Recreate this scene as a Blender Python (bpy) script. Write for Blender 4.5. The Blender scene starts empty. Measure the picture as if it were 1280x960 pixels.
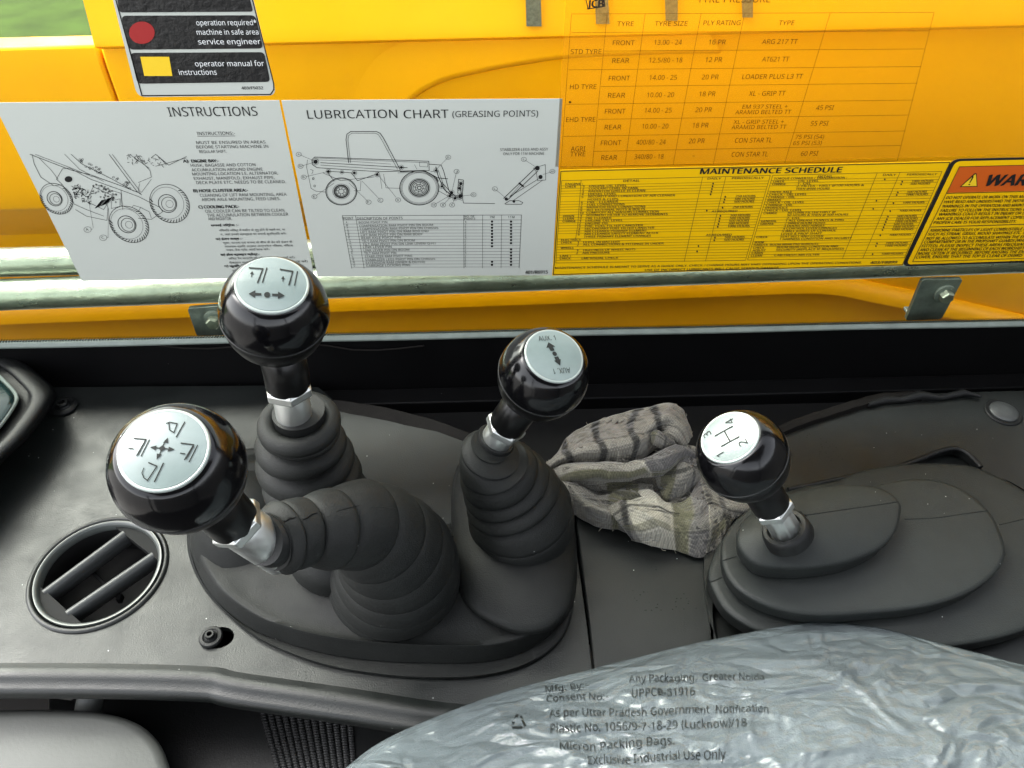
import bpy, bmesh, math, random
import numpy as np
from mathutils import Vector, Matrix, noise
from mathutils.geometry import tessellate_polygon
random.seed(4)
R = math.radians
sc = bpy.context.scene
C = sc.collection

# ------------------------------------------------------------------ camera
F = 960.0; H = 0.5
Dn = Vector((-18, 977, 960)).normalized()
Xc = Vector((22000, -(960*960-18*22000)/977.0, 960)).normalized()
Zc = -Dn; Yc = Zc.cross(Xc)
M = Matrix((Xc, Yc, Zc))                       # camera (right, down, forward) -> world
def ray(px, py): return M @ Vector(((px-640)/F, (py-480)/F, 1.0))
CAM = Vector((0, 0, H))
def PD(px, py, d): return ray(px, py)*d + CAM              # at depth d
def PH(px, py, h=0.0):
    r = ray(px, py); return r*((h-H)/r.z) + CAM            # at height h
def PW(px, py, y=0.52):
    r = ray(px, py); return r*(y/r.y) + CAM                # on the upright plane y
def depth(p): return (M.transposed() @ (Vector(p)-CAM)).z
def IMG(dx, dy): return M @ Vector((dx, dy, 0))
cam = bpy.data.cameras.new('camera'); co = bpy.data.objects.new('camera', cam); C.objects.link(co)
cm = Matrix((M @ Vector((1,0,0)), M @ Vector((0,-1,0)), M @ Vector((0,0,-1)))).transposed().to_4x4()
cm.translation = CAM; co.matrix_world = cm
cam.sensor_width = 36; cam.lens = 36*F/1280; cam.clip_start = 0.02; cam.clip_end = 500
sc.camera = co

# ------------------------------------------------------------------ light
SUN_EL, SUN_AZ = 50, 302
world = bpy.data.worlds.new('World'); sc.world = world; world.use_nodes = True
wn = world.node_tree.nodes; wl = world.node_tree.links; wn.clear()
sky = wn.new('ShaderNodeTexSky'); sky.sky_type = 'NISHITA'; sky.sun_disc = False
sky.sun_elevation = R(SUN_EL); sky.sun_rotation = R(SUN_AZ); sky.air_density = 1.0; sky.dust_density = 3.0; sky.ozone_density = 1.0
mixw = wn.new('ShaderNodeMix'); mixw.data_type = 'RGBA'; mixw.inputs[0].default_value = 0.85
bwn = wn.new('ShaderNodeRGBToBW'); bg = wn.new('ShaderNodeBackground'); bg.inputs[1].default_value = 0.15
wo = wn.new('ShaderNodeOutputWorld')
wl.new(sky.outputs[0], bwn.inputs[0]); wl.new(sky.outputs[0], mixw.inputs[6]); wl.new(bwn.outputs[0], mixw.inputs[7])
wl.new(mixw.outputs[2], bg.inputs[0]); wl.new(bg.outputs[0], wo.inputs[0])
sd = bpy.data.lights.new('sun', 'SUN'); sd.energy = 0.6; sd.angle = R(42); sd.color = (1.0, 0.96, 0.9)
so = bpy.data.objects.new('sun', sd); C.objects.link(so)
az = R(SUN_AZ)
sdir = Vector((math.sin(az)*math.cos(R(SUN_EL)), math.cos(az)*math.cos(R(SUN_EL)), math.sin(R(SUN_EL))))
so.rotation_euler = sdir.to_track_quat('Z', 'Y').to_euler()
sc.view_settings.view_transform = 'Standard'; sc.view_settings.look = 'None'
sc.view_settings.exposure = 3.1; sc.view_settings.gamma = 1.0
sc.cycles.max_bounces = 10; sc.cycles.transparent_max_bounces = 16

# ------------------------------------------------------------------ materials
def mat(name, col, rough=0.5, metal=0.0, spec=0.5, coat=0.0, bump=0.0, bscale=400.0, var=0.0, vscale=30.0,
        rvar=0.0, specks=0.0, speck_col=(0.6, 0.62, 0.6), sheen=0.0, streak=0.0, bump2=0.0, b2scale=60.0, attr=None, trans=None, pits=0.0):
    m = bpy.data.materials.new(name); m.use_nodes = True
    nt = m.node_tree; N = nt.nodes; L = nt.links; b = N['Principled BSDF']
    b.inputs['Base Color'].default_value = (*col, 1); b.inputs['Roughness'].default_value = rough
    b.inputs['Metallic'].default_value = metal; b.inputs['Specular IOR Level'].default_value = spec
    b.inputs['Coat Weight'].default_value = coat; b.inputs['Coat Roughness'].default_value = 0.05
    b.inputs['Sheen Weight'].default_value = sheen
    tc = N.new('ShaderNodeTexCoord'); out = tc.outputs['Object']
    def noise_(s, d=4, rough_=0.6, mp=None):
        n = N.new('ShaderNodeTexNoise'); n.inputs['Scale'].default_value = s; n.inputs['Detail'].default_value = d
        n.inputs['Roughness'].default_value = rough_
        if mp is not None:
            q = N.new('ShaderNodeMapping'); q.inputs['Scale'].default_value = mp; L.new(out, q.inputs[0]); L.new(q.outputs[0], n.inputs[0])
        else: L.new(out, n.inputs[0])
        return n
    cur = None
    if attr:
        a = N.new('ShaderNodeAttribute'); a.attribute_name = attr; cur = a.outputs['Color']
    if var > 0:
        n = noise_(vscale, 5); mr = N.new('ShaderNodeMapRange'); mr.inputs[1].default_value = 0.3; mr.inputs[2].default_value = 0.7
        mr.inputs[3].default_value = 1-var; mr.inputs[4].default_value = 1+var; L.new(n.outputs[0], mr.inputs[0])
        mx = N.new('ShaderNodeMix'); mx.data_type = 'RGBA'; mx.blend_type = 'MULTIPLY'; mx.inputs[0].default_value = 1
        mx.inputs[6].default_value = (*col, 1)
        if cur: L.new(cur, mx.inputs[6])
        L.new(mr.outputs[0], mx.inputs[7]); cur = mx.outputs[2]
    if specks > 0:
        v = N.new('ShaderNodeTexVoronoi'); v.inputs['Scale'].default_value = 230; L.new(out, v.inputs[0])
        v2 = N.new('ShaderNodeSeparateColor'); L.new(v.outputs['Color'], v2.inputs[0])
        t1 = N.new('ShaderNodeMath'); t1.operation = 'LESS_THAN'; L.new(v2.outputs[0], t1.inputs[0]); t1.inputs[1].default_value = specks
        t2 = N.new('ShaderNodeMath'); t2.operation = 'LESS_THAN'; L.new(v.outputs['Distance'], t2.inputs[0]); t2.inputs[1].default_value = 0.075
        t3 = N.new('ShaderNodeMath'); t3.operation = 'MULTIPLY'; L.new(t1.outputs[0], t3.inputs[0]); L.new(t2.outputs[0], t3.inputs[1])
        mx = N.new('ShaderNodeMix'); mx.data_type = 'RGBA'; mx.inputs[6].default_value = (*col, 1); mx.inputs[7].default_value = (*speck_col, 1)
        if cur: L.new(cur, mx.inputs[6])
        L.new(t3.outputs[0], mx.inputs[0]); cur = mx.outputs[2]
    if pits > 0:                                            # small dark scuffs gathered in patches
        v = N.new('ShaderNodeTexVoronoi'); v.inputs['Scale'].default_value = 480; v.inputs['Randomness'].default_value = 1; L.new(out, v.inputs[0])
        n = noise_(11, 3); t1 = N.new('ShaderNodeMath'); t1.operation = 'LESS_THAN'; L.new(v.outputs['Distance'], t1.inputs[0]); t1.inputs[1].default_value = 0.24
        s1 = N.new('ShaderNodeSeparateColor'); L.new(v.outputs['Color'], s1.inputs[0]); t4 = N.new('ShaderNodeMath'); t4.operation = 'LESS_THAN'; L.new(s1.outputs[1], t4.inputs[0]); t4.inputs[1].default_value = 0.35
        t2 = N.new('ShaderNodeMath'); t2.operation = 'GREATER_THAN'; L.new(n.outputs[0], t2.inputs[0]); t2.inputs[1].default_value = 0.625
        t3 = N.new('ShaderNodeMath'); t3.operation = 'MULTIPLY'; L.new(t1.outputs[0], t3.inputs[0]); L.new(t2.outputs[0], t3.inputs[1])
        t5 = N.new('ShaderNodeMath'); t5.operation = 'MULTIPLY'; L.new(t3.outputs[0], t5.inputs[0]); L.new(t4.outputs[0], t5.inputs[1]); pitf = t5.outputs[0]
        sp = N.new('ShaderNodeMix'); sp.data_type = 'FLOAT'; sp.inputs[2].default_value = spec; sp.inputs[3].default_value = 0.15; L.new(pitf, sp.inputs[0]); L.new(sp.outputs[0], b.inputs['Specular IOR Level'])
    if cur: L.new(cur, b.inputs['Base Color'])
    if rvar > 0:
        n = noise_(vscale*1.3, 6, 0.65, (1, 1, 1) if not streak else (1, streak, 1))
        mr = N.new('ShaderNodeMapRange'); mr.inputs[1].default_value = 0.3; mr.inputs[2].default_value = 0.7
        mr.inputs[3].default_value = max(0.02, rough-rvar); mr.inputs[4].default_value = min(1, rough+rvar)
        L.new(n.outputs[0], mr.inputs[0]); L.new(mr.outputs[0], b.inputs['Roughness'])
    last = None
    for st, scl in ((bump, bscale), (bump2, b2scale)):
        if st > 0:
            n = noise_(scl, 3); bp = N.new('ShaderNodeBump'); bp.inputs['Strength'].default_value = st; bp.inputs['Distance'].default_value = 0.0006 if scl > 200 else 0.003
            L.new(n.outputs[0], bp.inputs['Height'])
            if last: L.new(last, bp.inputs['Normal'])
            last = bp.outputs[0]
    if last: L.new(last, b.inputs['Normal'])
    if trans is not None:                                   # part see-through film
        t = N.new('ShaderNodeBsdfTransparent'); t.inputs[0].default_value = (*trans[1], 1)
        mx = N.new('ShaderNodeMixShader'); mx.inputs[0].default_value = trans[0]
        L.new(t.outputs[0], mx.inputs[1]); L.new(b.outputs[0], mx.inputs[2]); L.new(mx.outputs[0], N['Material Output'].inputs[0])
    return m
MT = {}
MT['deck'] = mat('console_plastic', (0.0055, 0.0068, 0.0063), 0.40, spec=0.42, bump=0.35, bscale=900, var=0.22, vscale=25, rvar=0.11, specks=0.05, pits=1.0)
MT['rubber'] = mat('gaiter_rubber', (0.0085, 0.0094, 0.0088), 0.58, spec=0.24, bump=0.45, bscale=1100, var=0.2, vscale=40, rvar=0.06, specks=0.02)
MT['rubber2'] = mat('boot_rubber', (0.0125, 0.0148, 0.0140), 0.54, spec=0.30, bump=0.4, bscale=1000, var=0.15, vscale=35, rvar=0.06, specks=0.03)
MT['knob'] = mat('knob_bakelite', (0.002, 0.002, 0.0024), 0.15, spec=0.36, rvar=0.07, vscale=60, specks=0.02, bump2=0.03, b2scale=300)
MT['seamring'] = mat('knob_seam', (0.02, 0.021, 0.021), 0.35)
MT['knobneck'] = mat('knob_neck', (0.003, 0.003, 0.003), 0.3, spec=0.3, bump=0.1)
MT['cap'] = mat('knob_cap', (0.13, 0.165, 0.16), 0.26, spec=0.5, coat=0.15, var=0.05, vscale=120)
MT['caprim'] = mat('knob_cap_rim', (0.30, 0.34, 0.32), 0.25, metal=0.3, spec=0.5)
MT['ink'] = mat('ink', (0.012, 0.012, 0.012), 0.5, spec=0.2)
MT['ink_grey'] = mat('ink_grey', (0.016, 0.018, 0.017), 0.5, spec=0.1)
MT['ink_brown'] = mat('ink_brown', (0.07, 0.03, 0.004), 0.6, spec=0.1)
MT['steel'] = mat('zinc_steel', (0.62, 0.64, 0.62), 0.40, metal=1.0, rvar=0.08, vscale=150)
MT['galv'] = mat('galvanised_tube', (0.27, 0.30, 0.25), 0.33, metal=0.8, bump2=0.3, b2scale=60, rvar=0.1, vscale=40, var=0.18, streak=12, specks=0.05, speck_col=(0.75, 0.8, 0.72))
MT['bracket'] = mat('aged_zinc_plate', (0.15, 0.175, 0.165), 0.45, metal=0.5, bump2=0.3, b2scale=90, rvar=0.1, vscale=60, var=0.3, specks=0.06)
MT['yellow'] = mat('yellow_paint', (0.99, 0.44, 0.001), 0.42, spec=0.2, coat=0.0, var=0.06, vscale=5, rvar=0.12, bump2=0.03, b2scale=8)
MT['shoulder'] = mat('vent_shoulder', (0.006, 0.0065, 0.0065), 0.7, spec=0.2)
MT['ring'] = mat('vent_ring', (0.05, 0.056, 0.053), 0.3, spec=0.6)
MT['wall'] = mat('black_panel', (0.0022, 0.0022, 0.0024), 0.5, spec=0.12, bump=0.1, rvar=0.05, specks=0.012, speck_col=(.12, .12, .12))
MT['void'] = mat('dark_cavity', (0.006, 0.006, 0.006), 0.8, spec=0.1)  # near-black, so the shade of vent and skirt is in the colour
MT['trim'] = mat('pale_seal', (0.17, 0.20, 0.18), 0.5, spec=0.2, var=0.15, vscale=60, bump2=0.2, b2scale=120)
MT['dot'] = mat('frit_ceramic', (0.0015, 0.0015, 0.0013), 0.7, spec=0.1)
MT['paper'] = mat('silver_sticker', (0.45, 0.475, 0.435), 0.45, spec=0.2, var=0.02, vscale=10)
MT['ypaper'] = mat('ochre_sticker', (0.74, 0.43, 0.0015), 0.5, spec=0.12, var=0.03, vscale=12)
MT['orange'] = mat('orange_sticker', (0.5, 0.085, 0.003), 0.4)
MT['blackpaper'] = mat('black_sticker', (0.012, 0.012, 0.012), 0.3, bump2=0.3, b2scale=200)
MT['white'] = mat('white_print', (0.72, 0.74, 0.74), 0.45)
MT['red'] = mat('red_print', (0.30, 0.01, 0.01), 0.45)
MT['yprint'] = mat('yellow_print', (0.75, 0.5, 0.01), 0.45)
MT['film'] = mat('clear_yellow_film', (0.88, 0.42, 0.006), 0.30, spec=0.5, bump2=0.25, b2scale=260, trans=(0.15, (1, 0.97, 0.9)))
MT['greystripe'] = mat('grey_rough_tape', (0.16, 0.16, 0.13), 0.8, bump2=0.8, b2scale=240, var=0.35, vscale=300)
MT['roof'] = mat('unseen_cab_lining', (0.05, 0.05, 0.05), 0.8)
MT['grass'] = mat('grass', (0.035, 0.06, 0.008), 0.9, spec=0.1, var=0.3, vscale=4)
MT['yard'] = mat('concrete_yard', (0.12, 0.117, 0.108), 0.9, var=0.25, vscale=2)
MT['pale'] = mat('pale_grey_plastic', (0.055, 0.058, 0.054), 0.6, var=0.08, vscale=20, bump=0.2)
MT['beige'] = mat('beige_trim', (0.05, 0.046, 0.042), 0.5, var=0.1, vscale=40)
MT['seat'] = mat('seat_fabric', (0.035, 0.042, 0.045), 0.8, bump=0.5, bscale=700, var=0.25, vscale=14)
MT['plug'] = mat('grey_plug', (0.04, 0.043, 0.043), 0.4, bump=0.2)
MT['binn'] = mat('binnacle_plastic', (0.005, 0.0055, 0.0055), 0.5, spec=0.3, bump=0.3, bscale=900, specks=0.03)
MT['screen'] = mat('instrument_glass', (0.008, 0.022, 0.022), 0.22, spec=0.3)
MT['weave'] = mat('weave', (0.013, 0.013, 0.013), 0.45)
MT['tape'] = mat('brown_seal', (0.005, 0.0042, 0.0036), 0.75, spec=0.15, bump=0.4, bscale=600, var=0.25, vscale=40)
MT['rag'] = mat('plaid_cotton', (0.4, 0.36, 0.32), 0.95, spec=0.1, attr='Col', sheen=0.2, var=0.10, vscale=500)
MT['ragthread'] = mat('thread', (0.4, 0.37, 0.3), 0.9)
def rag_weave():
    nt = MT['rag'].node_tree; N = nt.nodes; L = nt.links
    uv = N.new('ShaderNodeUVMap'); uv.uv_map = 'UVMap'
    hs = []
    for rot in (35, -50):
        mp = N.new('ShaderNodeMapping'); mp.inputs['Rotation'].default_value = (0, 0, R(rot)); L.new(uv.outputs[0], mp.inputs[0])
        w = N.new('ShaderNodeTexWave'); w.inputs['Scale'].default_value = 190; w.inputs['Distortion'].default_value = 1.5; w.inputs['Detail Scale'].default_value = 3
        L.new(mp.outputs[0], w.inputs[0]); hs.append(w.outputs['Fac'])
    ad = N.new('ShaderNodeMath'); ad.operation = 'ADD'; L.new(hs[0], ad.inputs[0]); L.new(hs[1], ad.inputs[1])
    bp = N.new('ShaderNodeBump'); bp.inputs['Strength'].default_value = 0.35; bp.inputs['Distance'].default_value = 0.0004
    L.new(ad.outputs[0], bp.inputs['Height'])
    bs = N['Principled BSDF']; src = bs.inputs['Base Color'].links[0].from_socket
    mr = N.new('ShaderNodeMapRange'); mr.inputs[1].default_value = 0.2; mr.inputs[2].default_value = 1.8; mr.inputs[3].default_value = 0.72; mr.inputs[4].default_value = 1.22; L.new(ad.outputs[0], mr.inputs[0])
    mm = N.new('ShaderNodeMix'); mm.data_type = 'RGBA'; mm.blend_type = 'MULTIPLY'; mm.inputs[0].default_value = 1; L.new(src, mm.inputs[6]); L.new(mr.outputs[0], mm.inputs[7]); L.new(mm.outputs[2], bs.inputs['Base Color'])
    n = N.new('ShaderNodeTexNoise'); n.inputs['Scale'].default_value = 70; tc = N.new('ShaderNodeTexCoord'); L.new(tc.outputs['Object'], n.inputs[0]); n.inputs['Detail'].default_value = 5
    b2 = N.new('ShaderNodeBump'); b2.inputs['Strength'].default_value = 0.35; b2.inputs['Distance'].default_value = 0.003
    L.new(n.outputs[0], b2.inputs['Height']); L.new(bp.outputs[0], b2.inputs['Normal']); L.new(b2.outputs[0], N['Principled BSDF'].inputs['Normal'])
rag_weave()
def glassmat(name, tint, fres=1.45, rough=0.0):
    m = bpy.data.materials.new(name); m.use_nodes = True; N = m.node_tree.nodes; L = m.node_tree.links; N.clear()
    o = N.new('ShaderNodeOutputMaterial'); t = N.new('ShaderNodeBsdfTransparent'); t.inputs[0].default_value = (*tint, 1)
    g = N.new('ShaderNodeBsdfGlossy'); g.inputs['Roughness'].default_value = rough
    f = N.new('ShaderNodeFresnel'); f.inputs[0].default_value = fres; mx = N.new('ShaderNodeMixShader')
    L.new(f.outputs[0], mx.inputs[0]); L.new(t.outputs[0], mx.inputs[1]); L.new(g.outputs[0], mx.inputs[2]); L.new(mx.outputs[0], o.inputs[0])
    return m
MT['glass'] = glassmat('window_glass', (0.94, 0.965, 0.92), 1.10)
def plasticfilm():
    m = bpy.data.materials.new('clear_plastic_film'); m.use_nodes = True; N = m.node_tree.nodes; L = m.node_tree.links
    b = N['Principled BSDF']; b.inputs['Base Color'].default_value = (0.15, 0.178, 0.188, 1); b.inputs['Roughness'].default_value = 0.2
    b.inputs['Specular IOR Level'].default_value = 0.7
    tc = N.new('ShaderNodeTexCoord')
    mp = N.new('ShaderNodeMapping'); mp.inputs['Rotation'].default_value = (0, 0, R(-25)); mp.inputs['Scale'].default_value = (1, 2.2, 1); L.new(tc.outputs['Object'], mp.inputs[0])
    n = N.new('ShaderNodeTexNoise'); n.noise_dimensions = '3D'; n.noise_type = 'RIDGED_MULTIFRACTAL'; n.inputs['Scale'].default_value = 9; n.inputs['Detail'].default_value = 4; n.inputs['Distortion'].default_value = 0.6
    L.new(mp.outputs[0], n.inputs[0])
    v = N.new('ShaderNodeTexVoronoi'); v.feature = 'DISTANCE_TO_EDGE'; v.inputs['Scale'].default_value = 15
    wn_ = N.new('ShaderNodeTexNoise'); wn_.inputs['Scale'].default_value = 9; wn_.inputs['Detail'].default_value = 3; L.new(mp.outputs[0], wn_.inputs[0])
    wm = N.new('ShaderNodeMix'); wm.data_type = 'RGBA'; wm.blend_type = 'ADD'; wm.inputs[0].default_value = 0.22; L.new(mp.outputs[0], wm.inputs[6]); L.new(wn_.outputs['Color'], wm.inputs[7]); L.new(wm.outputs[2], v.inputs[0])
    bp = N.new('ShaderNodeBump'); bp.inputs['Strength'].default_value = 0.25; bp.inputs['Distance'].default_value = 0.005; L.new(n.outputs[0], bp.inputs['Height'])
    b3 = N.new('ShaderNodeBump'); b3.inputs['Strength'].default_value = 0.75; b3.inputs['Distance'].default_value = 0.012; L.new(v.outputs[0], b3.inputs['Height']); L.new(bp.outputs[0], b3.inputs['Normal'])
    L.new(b3.outputs[0], b.inputs['Normal'])
    t = N.new('ShaderNodeBsdfTransparent'); t.inputs[0].default_value = (0.9, 0.96, 0.97, 1)
    mx = N.new('ShaderNodeMixShader'); mx.inputs[0].default_value = 0.55
    L.new(t.outputs[0], mx.inputs[1]); L.new(b.outputs[0], mx.inputs[2]); L.new(mx.outputs[0], N['Material Output'].inputs[0])
    return m
MT['plastic'] = plasticfilm()

# ------------------------------------------------------------------ helpers
def link(name, me, m, parent=None, smooth=True):
    if smooth:
        me.polygons.foreach_set('use_smooth', [True]*len(me.polygons))
    o = bpy.data.objects.new(name, me); C.objects.link(o)
    if m: me.materials.append(MT[m] if isinstance(m, str) else m)
    if parent: o.parent = parent
    return o
class MB:
    def __init__(s): s.v = []; s.f = []
    def add(s, vs, fs):
        n = len(s.v); s.v += [tuple(v) for v in vs]; s.f += [tuple(i+n for i in f) for f in fs]
    def box(s, c, size, rot=None):
        c = Vector(c); h = Vector(size)*0.5; vs = []
        for x in (-1, 1):
            for y in (-1, 1):
                for z in (-1, 1):
                    p = Vector((x*h.x, y*h.y, z*h.z)); vs.append(c + (rot @ p if rot else p))
        s.add(vs, [(0,1,3,2),(4,6,7,5),(0,4,5,1),(2,3,7,6),(0,2,6,4),(1,5,7,3)])
    def rings(s, rings, cap0=True, cap1=True, closed=True):
        n = len(rings[0]); base = len(s.v)
        for r in rings: s.v += [tuple(p) for p in r]
        for i in range(len(rings)-1):
            for j in range(n if closed else n-1):
                a = base+i*n+j; b = base+i*n+(j+1) % n
                s.f.append((a, b, b+n, a+n))
        if closed:
            if cap0: s.f.append(tuple(base+j for j in reversed(range(n))))
            if cap1: s.f.append(tuple(base+(len(rings)-1)*n+j for j in range(n)))
    def tube(s, pts, r, n=20, caps=True):
        pts = [Vector(p) for p in pts]; rs = r if isinstance(r, (list, tuple)) else [r]*len(pts)
        t0 = (pts[1]-pts[0]).normalized(); a = t0.orthogonal().normalized(); rr = []
        for i, p in enumerate(pts):
            t = (pts[min(i+1, len(pts)-1)]-pts[max(i-1, 0)]).normalized()
            a = (a - t*a.dot(t)).normalized(); b = t.cross(a)
            rr.append([p + (a*math.cos(k*2*math.pi/n)+b*math.sin(k*2*math.pi/n))*rs[i] for k in range(n)])
        s.rings(rr, caps, caps)
    def obj(s, name, m, parent=None, smooth=True, bevel=0, seg=2, angle=None):
        me = bpy.data.meshes.new(name); me.from_pydata(s.v, [], s.f); me.validate(); me.update()
        bm = bmesh.new(); bm.from_mesh(me); bmesh.ops.recalc_face_normals(bm, faces=bm.faces); bm.to_mesh(me); bm.free()
        o = link(name, me, m, parent, smooth)
        if angle is None and smooth: angle = 40
        if smooth and angle:
            try: me.set_sharp_from_angle(angle=R(angle))
            except Exception: pass
        if bevel:
            bv = o.modifiers.new('bevel', 'BEVEL'); bv.width = bevel; bv.segments = seg; bv.limit_method = 'ANGLE'; bv.angle_limit = R(35)
            bv.harden_normals = False
        return o
def tag(o, label, cat, group=None):
    o['label'] = label; o['category'] = cat
    if group: o['group'] = group
    return o
def thing(name, loc, label, cat, group=None):
    o = bpy.data.objects.new(name, None); C.objects.link(o); o.empty_display_size = 0.02
    o.location = loc; tag(o, label, cat, group); return o
def keep(root):                                  # children were made in world space: shift them under the root
    bpy.context.view_layer.update()
    for c in root.children: c.matrix_parent_inverse = root.matrix_world.inverted()
def stuff(o): o['kind'] = 'stuff'; return o
def struct(o): o['kind'] = 'structure'; return o

def spline(pts, n=8, closed=True):               # Catmull-Rom through 2D / 3D points
    P = [np.array(p, float) for p in pts]; out = []
    m = len(P); rng = range(m) if closed else range(m-1)
    for i in rng:
        if closed: a, b, c, d = P[i-1], P[i], P[(i+1) % m], P[(i+2) % m]
        else: a, b, c, d = P[max(i-1, 0)], P[i], P[i+1], P[min(i+2, m-1)]
        for k in range(n):
            t = k/n
            out.append(0.5*((2*b)+(-a+c)*t+(2*a-5*b+4*c-d)*t*t+(-a+3*b-3*c+d)*t**3))
    if not closed: out.append(P[-1])
    return out
def resample(pts, n):
    P = [np.array(p, float) for p in pts]; P.append(P[0])
    d = np.cumsum([0]+[np.linalg.norm(P[i+1]-P[i]) for i in range(len(P)-1)])
    out = []
    for s in np.linspace(0, d[-1], n, endpoint=False):
        i = min(np.searchsorted(d, s, 'right')-1, len(P)-2); t = (s-d[i])/max(d[i+1]-d[i], 1e-9)
        out.append(P[i]*(1-t)+P[i+1]*t)
    return out
def plate(name, outline, holes, z0, z1, m, parent, bevel=0.0, axis='z'):
    loops = [[Vector((p[0], p[1], 0)) for p in outline]]+[[Vector((p[0], p[1], 0)) for p in h] for h in holes]
    tris = tessellate_polygon(loops); flat = [p for l in loops for p in l]; n = len(flat)
    g = (lambda p, z: (p.x, p.y, z)) if axis == 'z' else (lambda p, z: (p.x, z, p.y))
    b = MB(); b.v = [g(p, z1) for p in flat]+[g(p, z0) for p in flat]
    for t in tris: b.f.append(tuple(t)); b.f.append(tuple(i+n for i in reversed(t)))
    k = 0
    for l in loops:
        q = len(l)
        for i in range(q): a = k+i; c = k+(i+1) % q; b.f.append((a, c, c+n, a+n))
        k += q
    return b.obj(name, m, parent, bevel=bevel, angle=30)
def circ(cx, cy, r, n=48): return [(cx+r*math.cos(a*2*math.pi/n), cy+r*math.sin(a*2*math.pi/n)) for a in range(n)]
def lathe(b, prof, org, ax, n=64, cap0=False, cap1=False, ref=None):
    ax = Vector(ax).normalized(); a = (Vector(ref) if ref is not None else ax.orthogonal()); a = (a-ax*a.dot(ax)).normalized(); c = ax.cross(a); org = Vector(org)
    b.rings([[org+ax*z+(a*math.cos(k*2*math.pi/n)+c*math.sin(k*2*math.pi/n))*max(r, 1e-5) for k in range(n)] for r, z in prof], cap0, cap1)

from mathutils.bvhtree import BVHTree
def drape(o, pts, lift=0.0003):             # points of an existing surface met along the given sight lines
    me = o.data; bv = BVHTree.FromPolygons([v.co for v in me.vertices], [tuple(p.vertices) for p in me.polygons]); out = []
    for x, y in pts:
        d = ray(x, y).normalized(); h = bv.ray_cast(CAM, d)
        if h[0] is not None: out.append(h[0]+h[1]*(lift if h[1].dot(d) < 0 else -lift))
    return out
# text -> outline meshes in font units, cached
_tc = {}
_tcur = bpy.data.curves.new('text_source', 'FONT'); _tob = bpy.data.objects.new('text_source', _tcur); C.objects.link(_tob)
_tcur.resolution_u = 2
try: _tcur.font = bpy.data.fonts.load(bpy.utils.resource_path('LOCAL')+'/datafiles/fonts/NotoSansMath-Regular.woff2')   # a font shipped with Blender
except Exception: pass
_f0 = _tcur.font
try: _f1 = bpy.data.fonts.load(bpy.utils.resource_path('LOCAL')+'/datafiles/fonts/NotoSansDevanagari-Regular.woff2')
except Exception: _f1 = _f0
def glyphs(s, bold=0.0):
    k = (s, bold); _tcur.font = _f1 if any(ord(c) > 2300 for c in s) else _f0
    if k not in _tc:
        _tcur.body = s; _tcur.offset = bold
        dg = bpy.context.evaluated_depsgraph_get(); dg.update()
        me = _tob.evaluated_get(dg).to_mesh()
        v = [(p.co.x, p.co.y) for p in me.vertices]; f = [tuple(q.vertices) for q in me.polygons]
        _tob.evaluated_get(dg).to_mesh_clear(); _tc[k] = (v, f)
    return _tc[k]
CAPH = None
def capheight():
    global CAPH
    if CAPH is None:
        v, f = glyphs('H'); CAPH = max(p[1] for p in v)
    return CAPH
def text2d(b, s, x, y, w, h, fn, bold=0.0, rot=0.0, ital=0.0):
    """lay text in a 2-D space: left x, baseline y, width w (None keeps the font's), cap height h; fn maps (x, y) to 3-D"""
    v, f = glyphs(s, 0.0)
    if not v: return
    x0 = min(p[0] for p in v); x1 = max(p[0] for p in v); ky = h/capheight(); kx = (w/(x1-x0)) if w else ky
    cr, sr = math.cos(rot), math.sin(rot)
    for k in ((0,) if bold < .009 else (-.8, .8) if bold < .015 else (-1.5, 0, 1.5)):
        vs = []
        for p in v:
            dx = (p[0]-x0)*kx+k*.045*h; dy = p[1]*ky+(k*.02*h); dx += dy*ital
            q = Vector(fn(x+dx*cr-dy*sr, y+dx*sr+dy*cr)); q += (CAM-q)*(.00003*(k+2)); vs.append(q)
        b.add(vs, f)
def stroke2d(b, pts, w, fn, closed=False):
    P = [np.array(p, float) for p in pts]
    if closed: P.append(P[0])
    for i in range(len(P)-1):
        d = P[i+1]-P[i]; L = np.linalg.norm(d)
        if L < 1e-9: continue
        d /= L; n = np.array((-d[1], d[0]))*w/2; a = P[i]-d*w*0.3; c = P[i+1]+d*w*0.3
        b.add([fn(*(a-n)), fn(*(c-n)), fn(*(c+n)), fn(*(a+n))], [(0, 1, 2, 3)])
def poly2d(b, pts, fn): b.add([fn(*p) for p in pts], [tuple(range(len(pts)))])
def ell(cx, cy, rx, ry=None, n=24, rot=0, a0=0, a1=360):
    ry = rx if ry is None else ry; out = []
    for k in range(n+(0 if a1-a0 == 360 else 1)):
        t = R(a0+(a1-a0)*k/n); x, y = rx*math.cos(t), ry*math.sin(t)
        out.append((cx+x*math.cos(R(rot))-y*math.sin(R(rot)), cy+x*math.sin(R(rot))+y*math.cos(R(rot))))
    return out
# ================================================================== SETTING
# ground outside
b = MB(); b.add([(-60, -60, -1.6), (60, -60, -1.6), (60, 60, -1.6), (-60, 60, -1.6)], [(0, 1, 2, 3)])
struct(b.obj('ground', 'yard'))
b = MB(); b.add([(-40, 1.8, -1.596), (40, 1.8, -1.596), (40, 40, -1.596), (-40, 40, -1.596)], [(0, 1, 2, 3)])
struct(b.obj('grass_verge', 'grass'))
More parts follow.
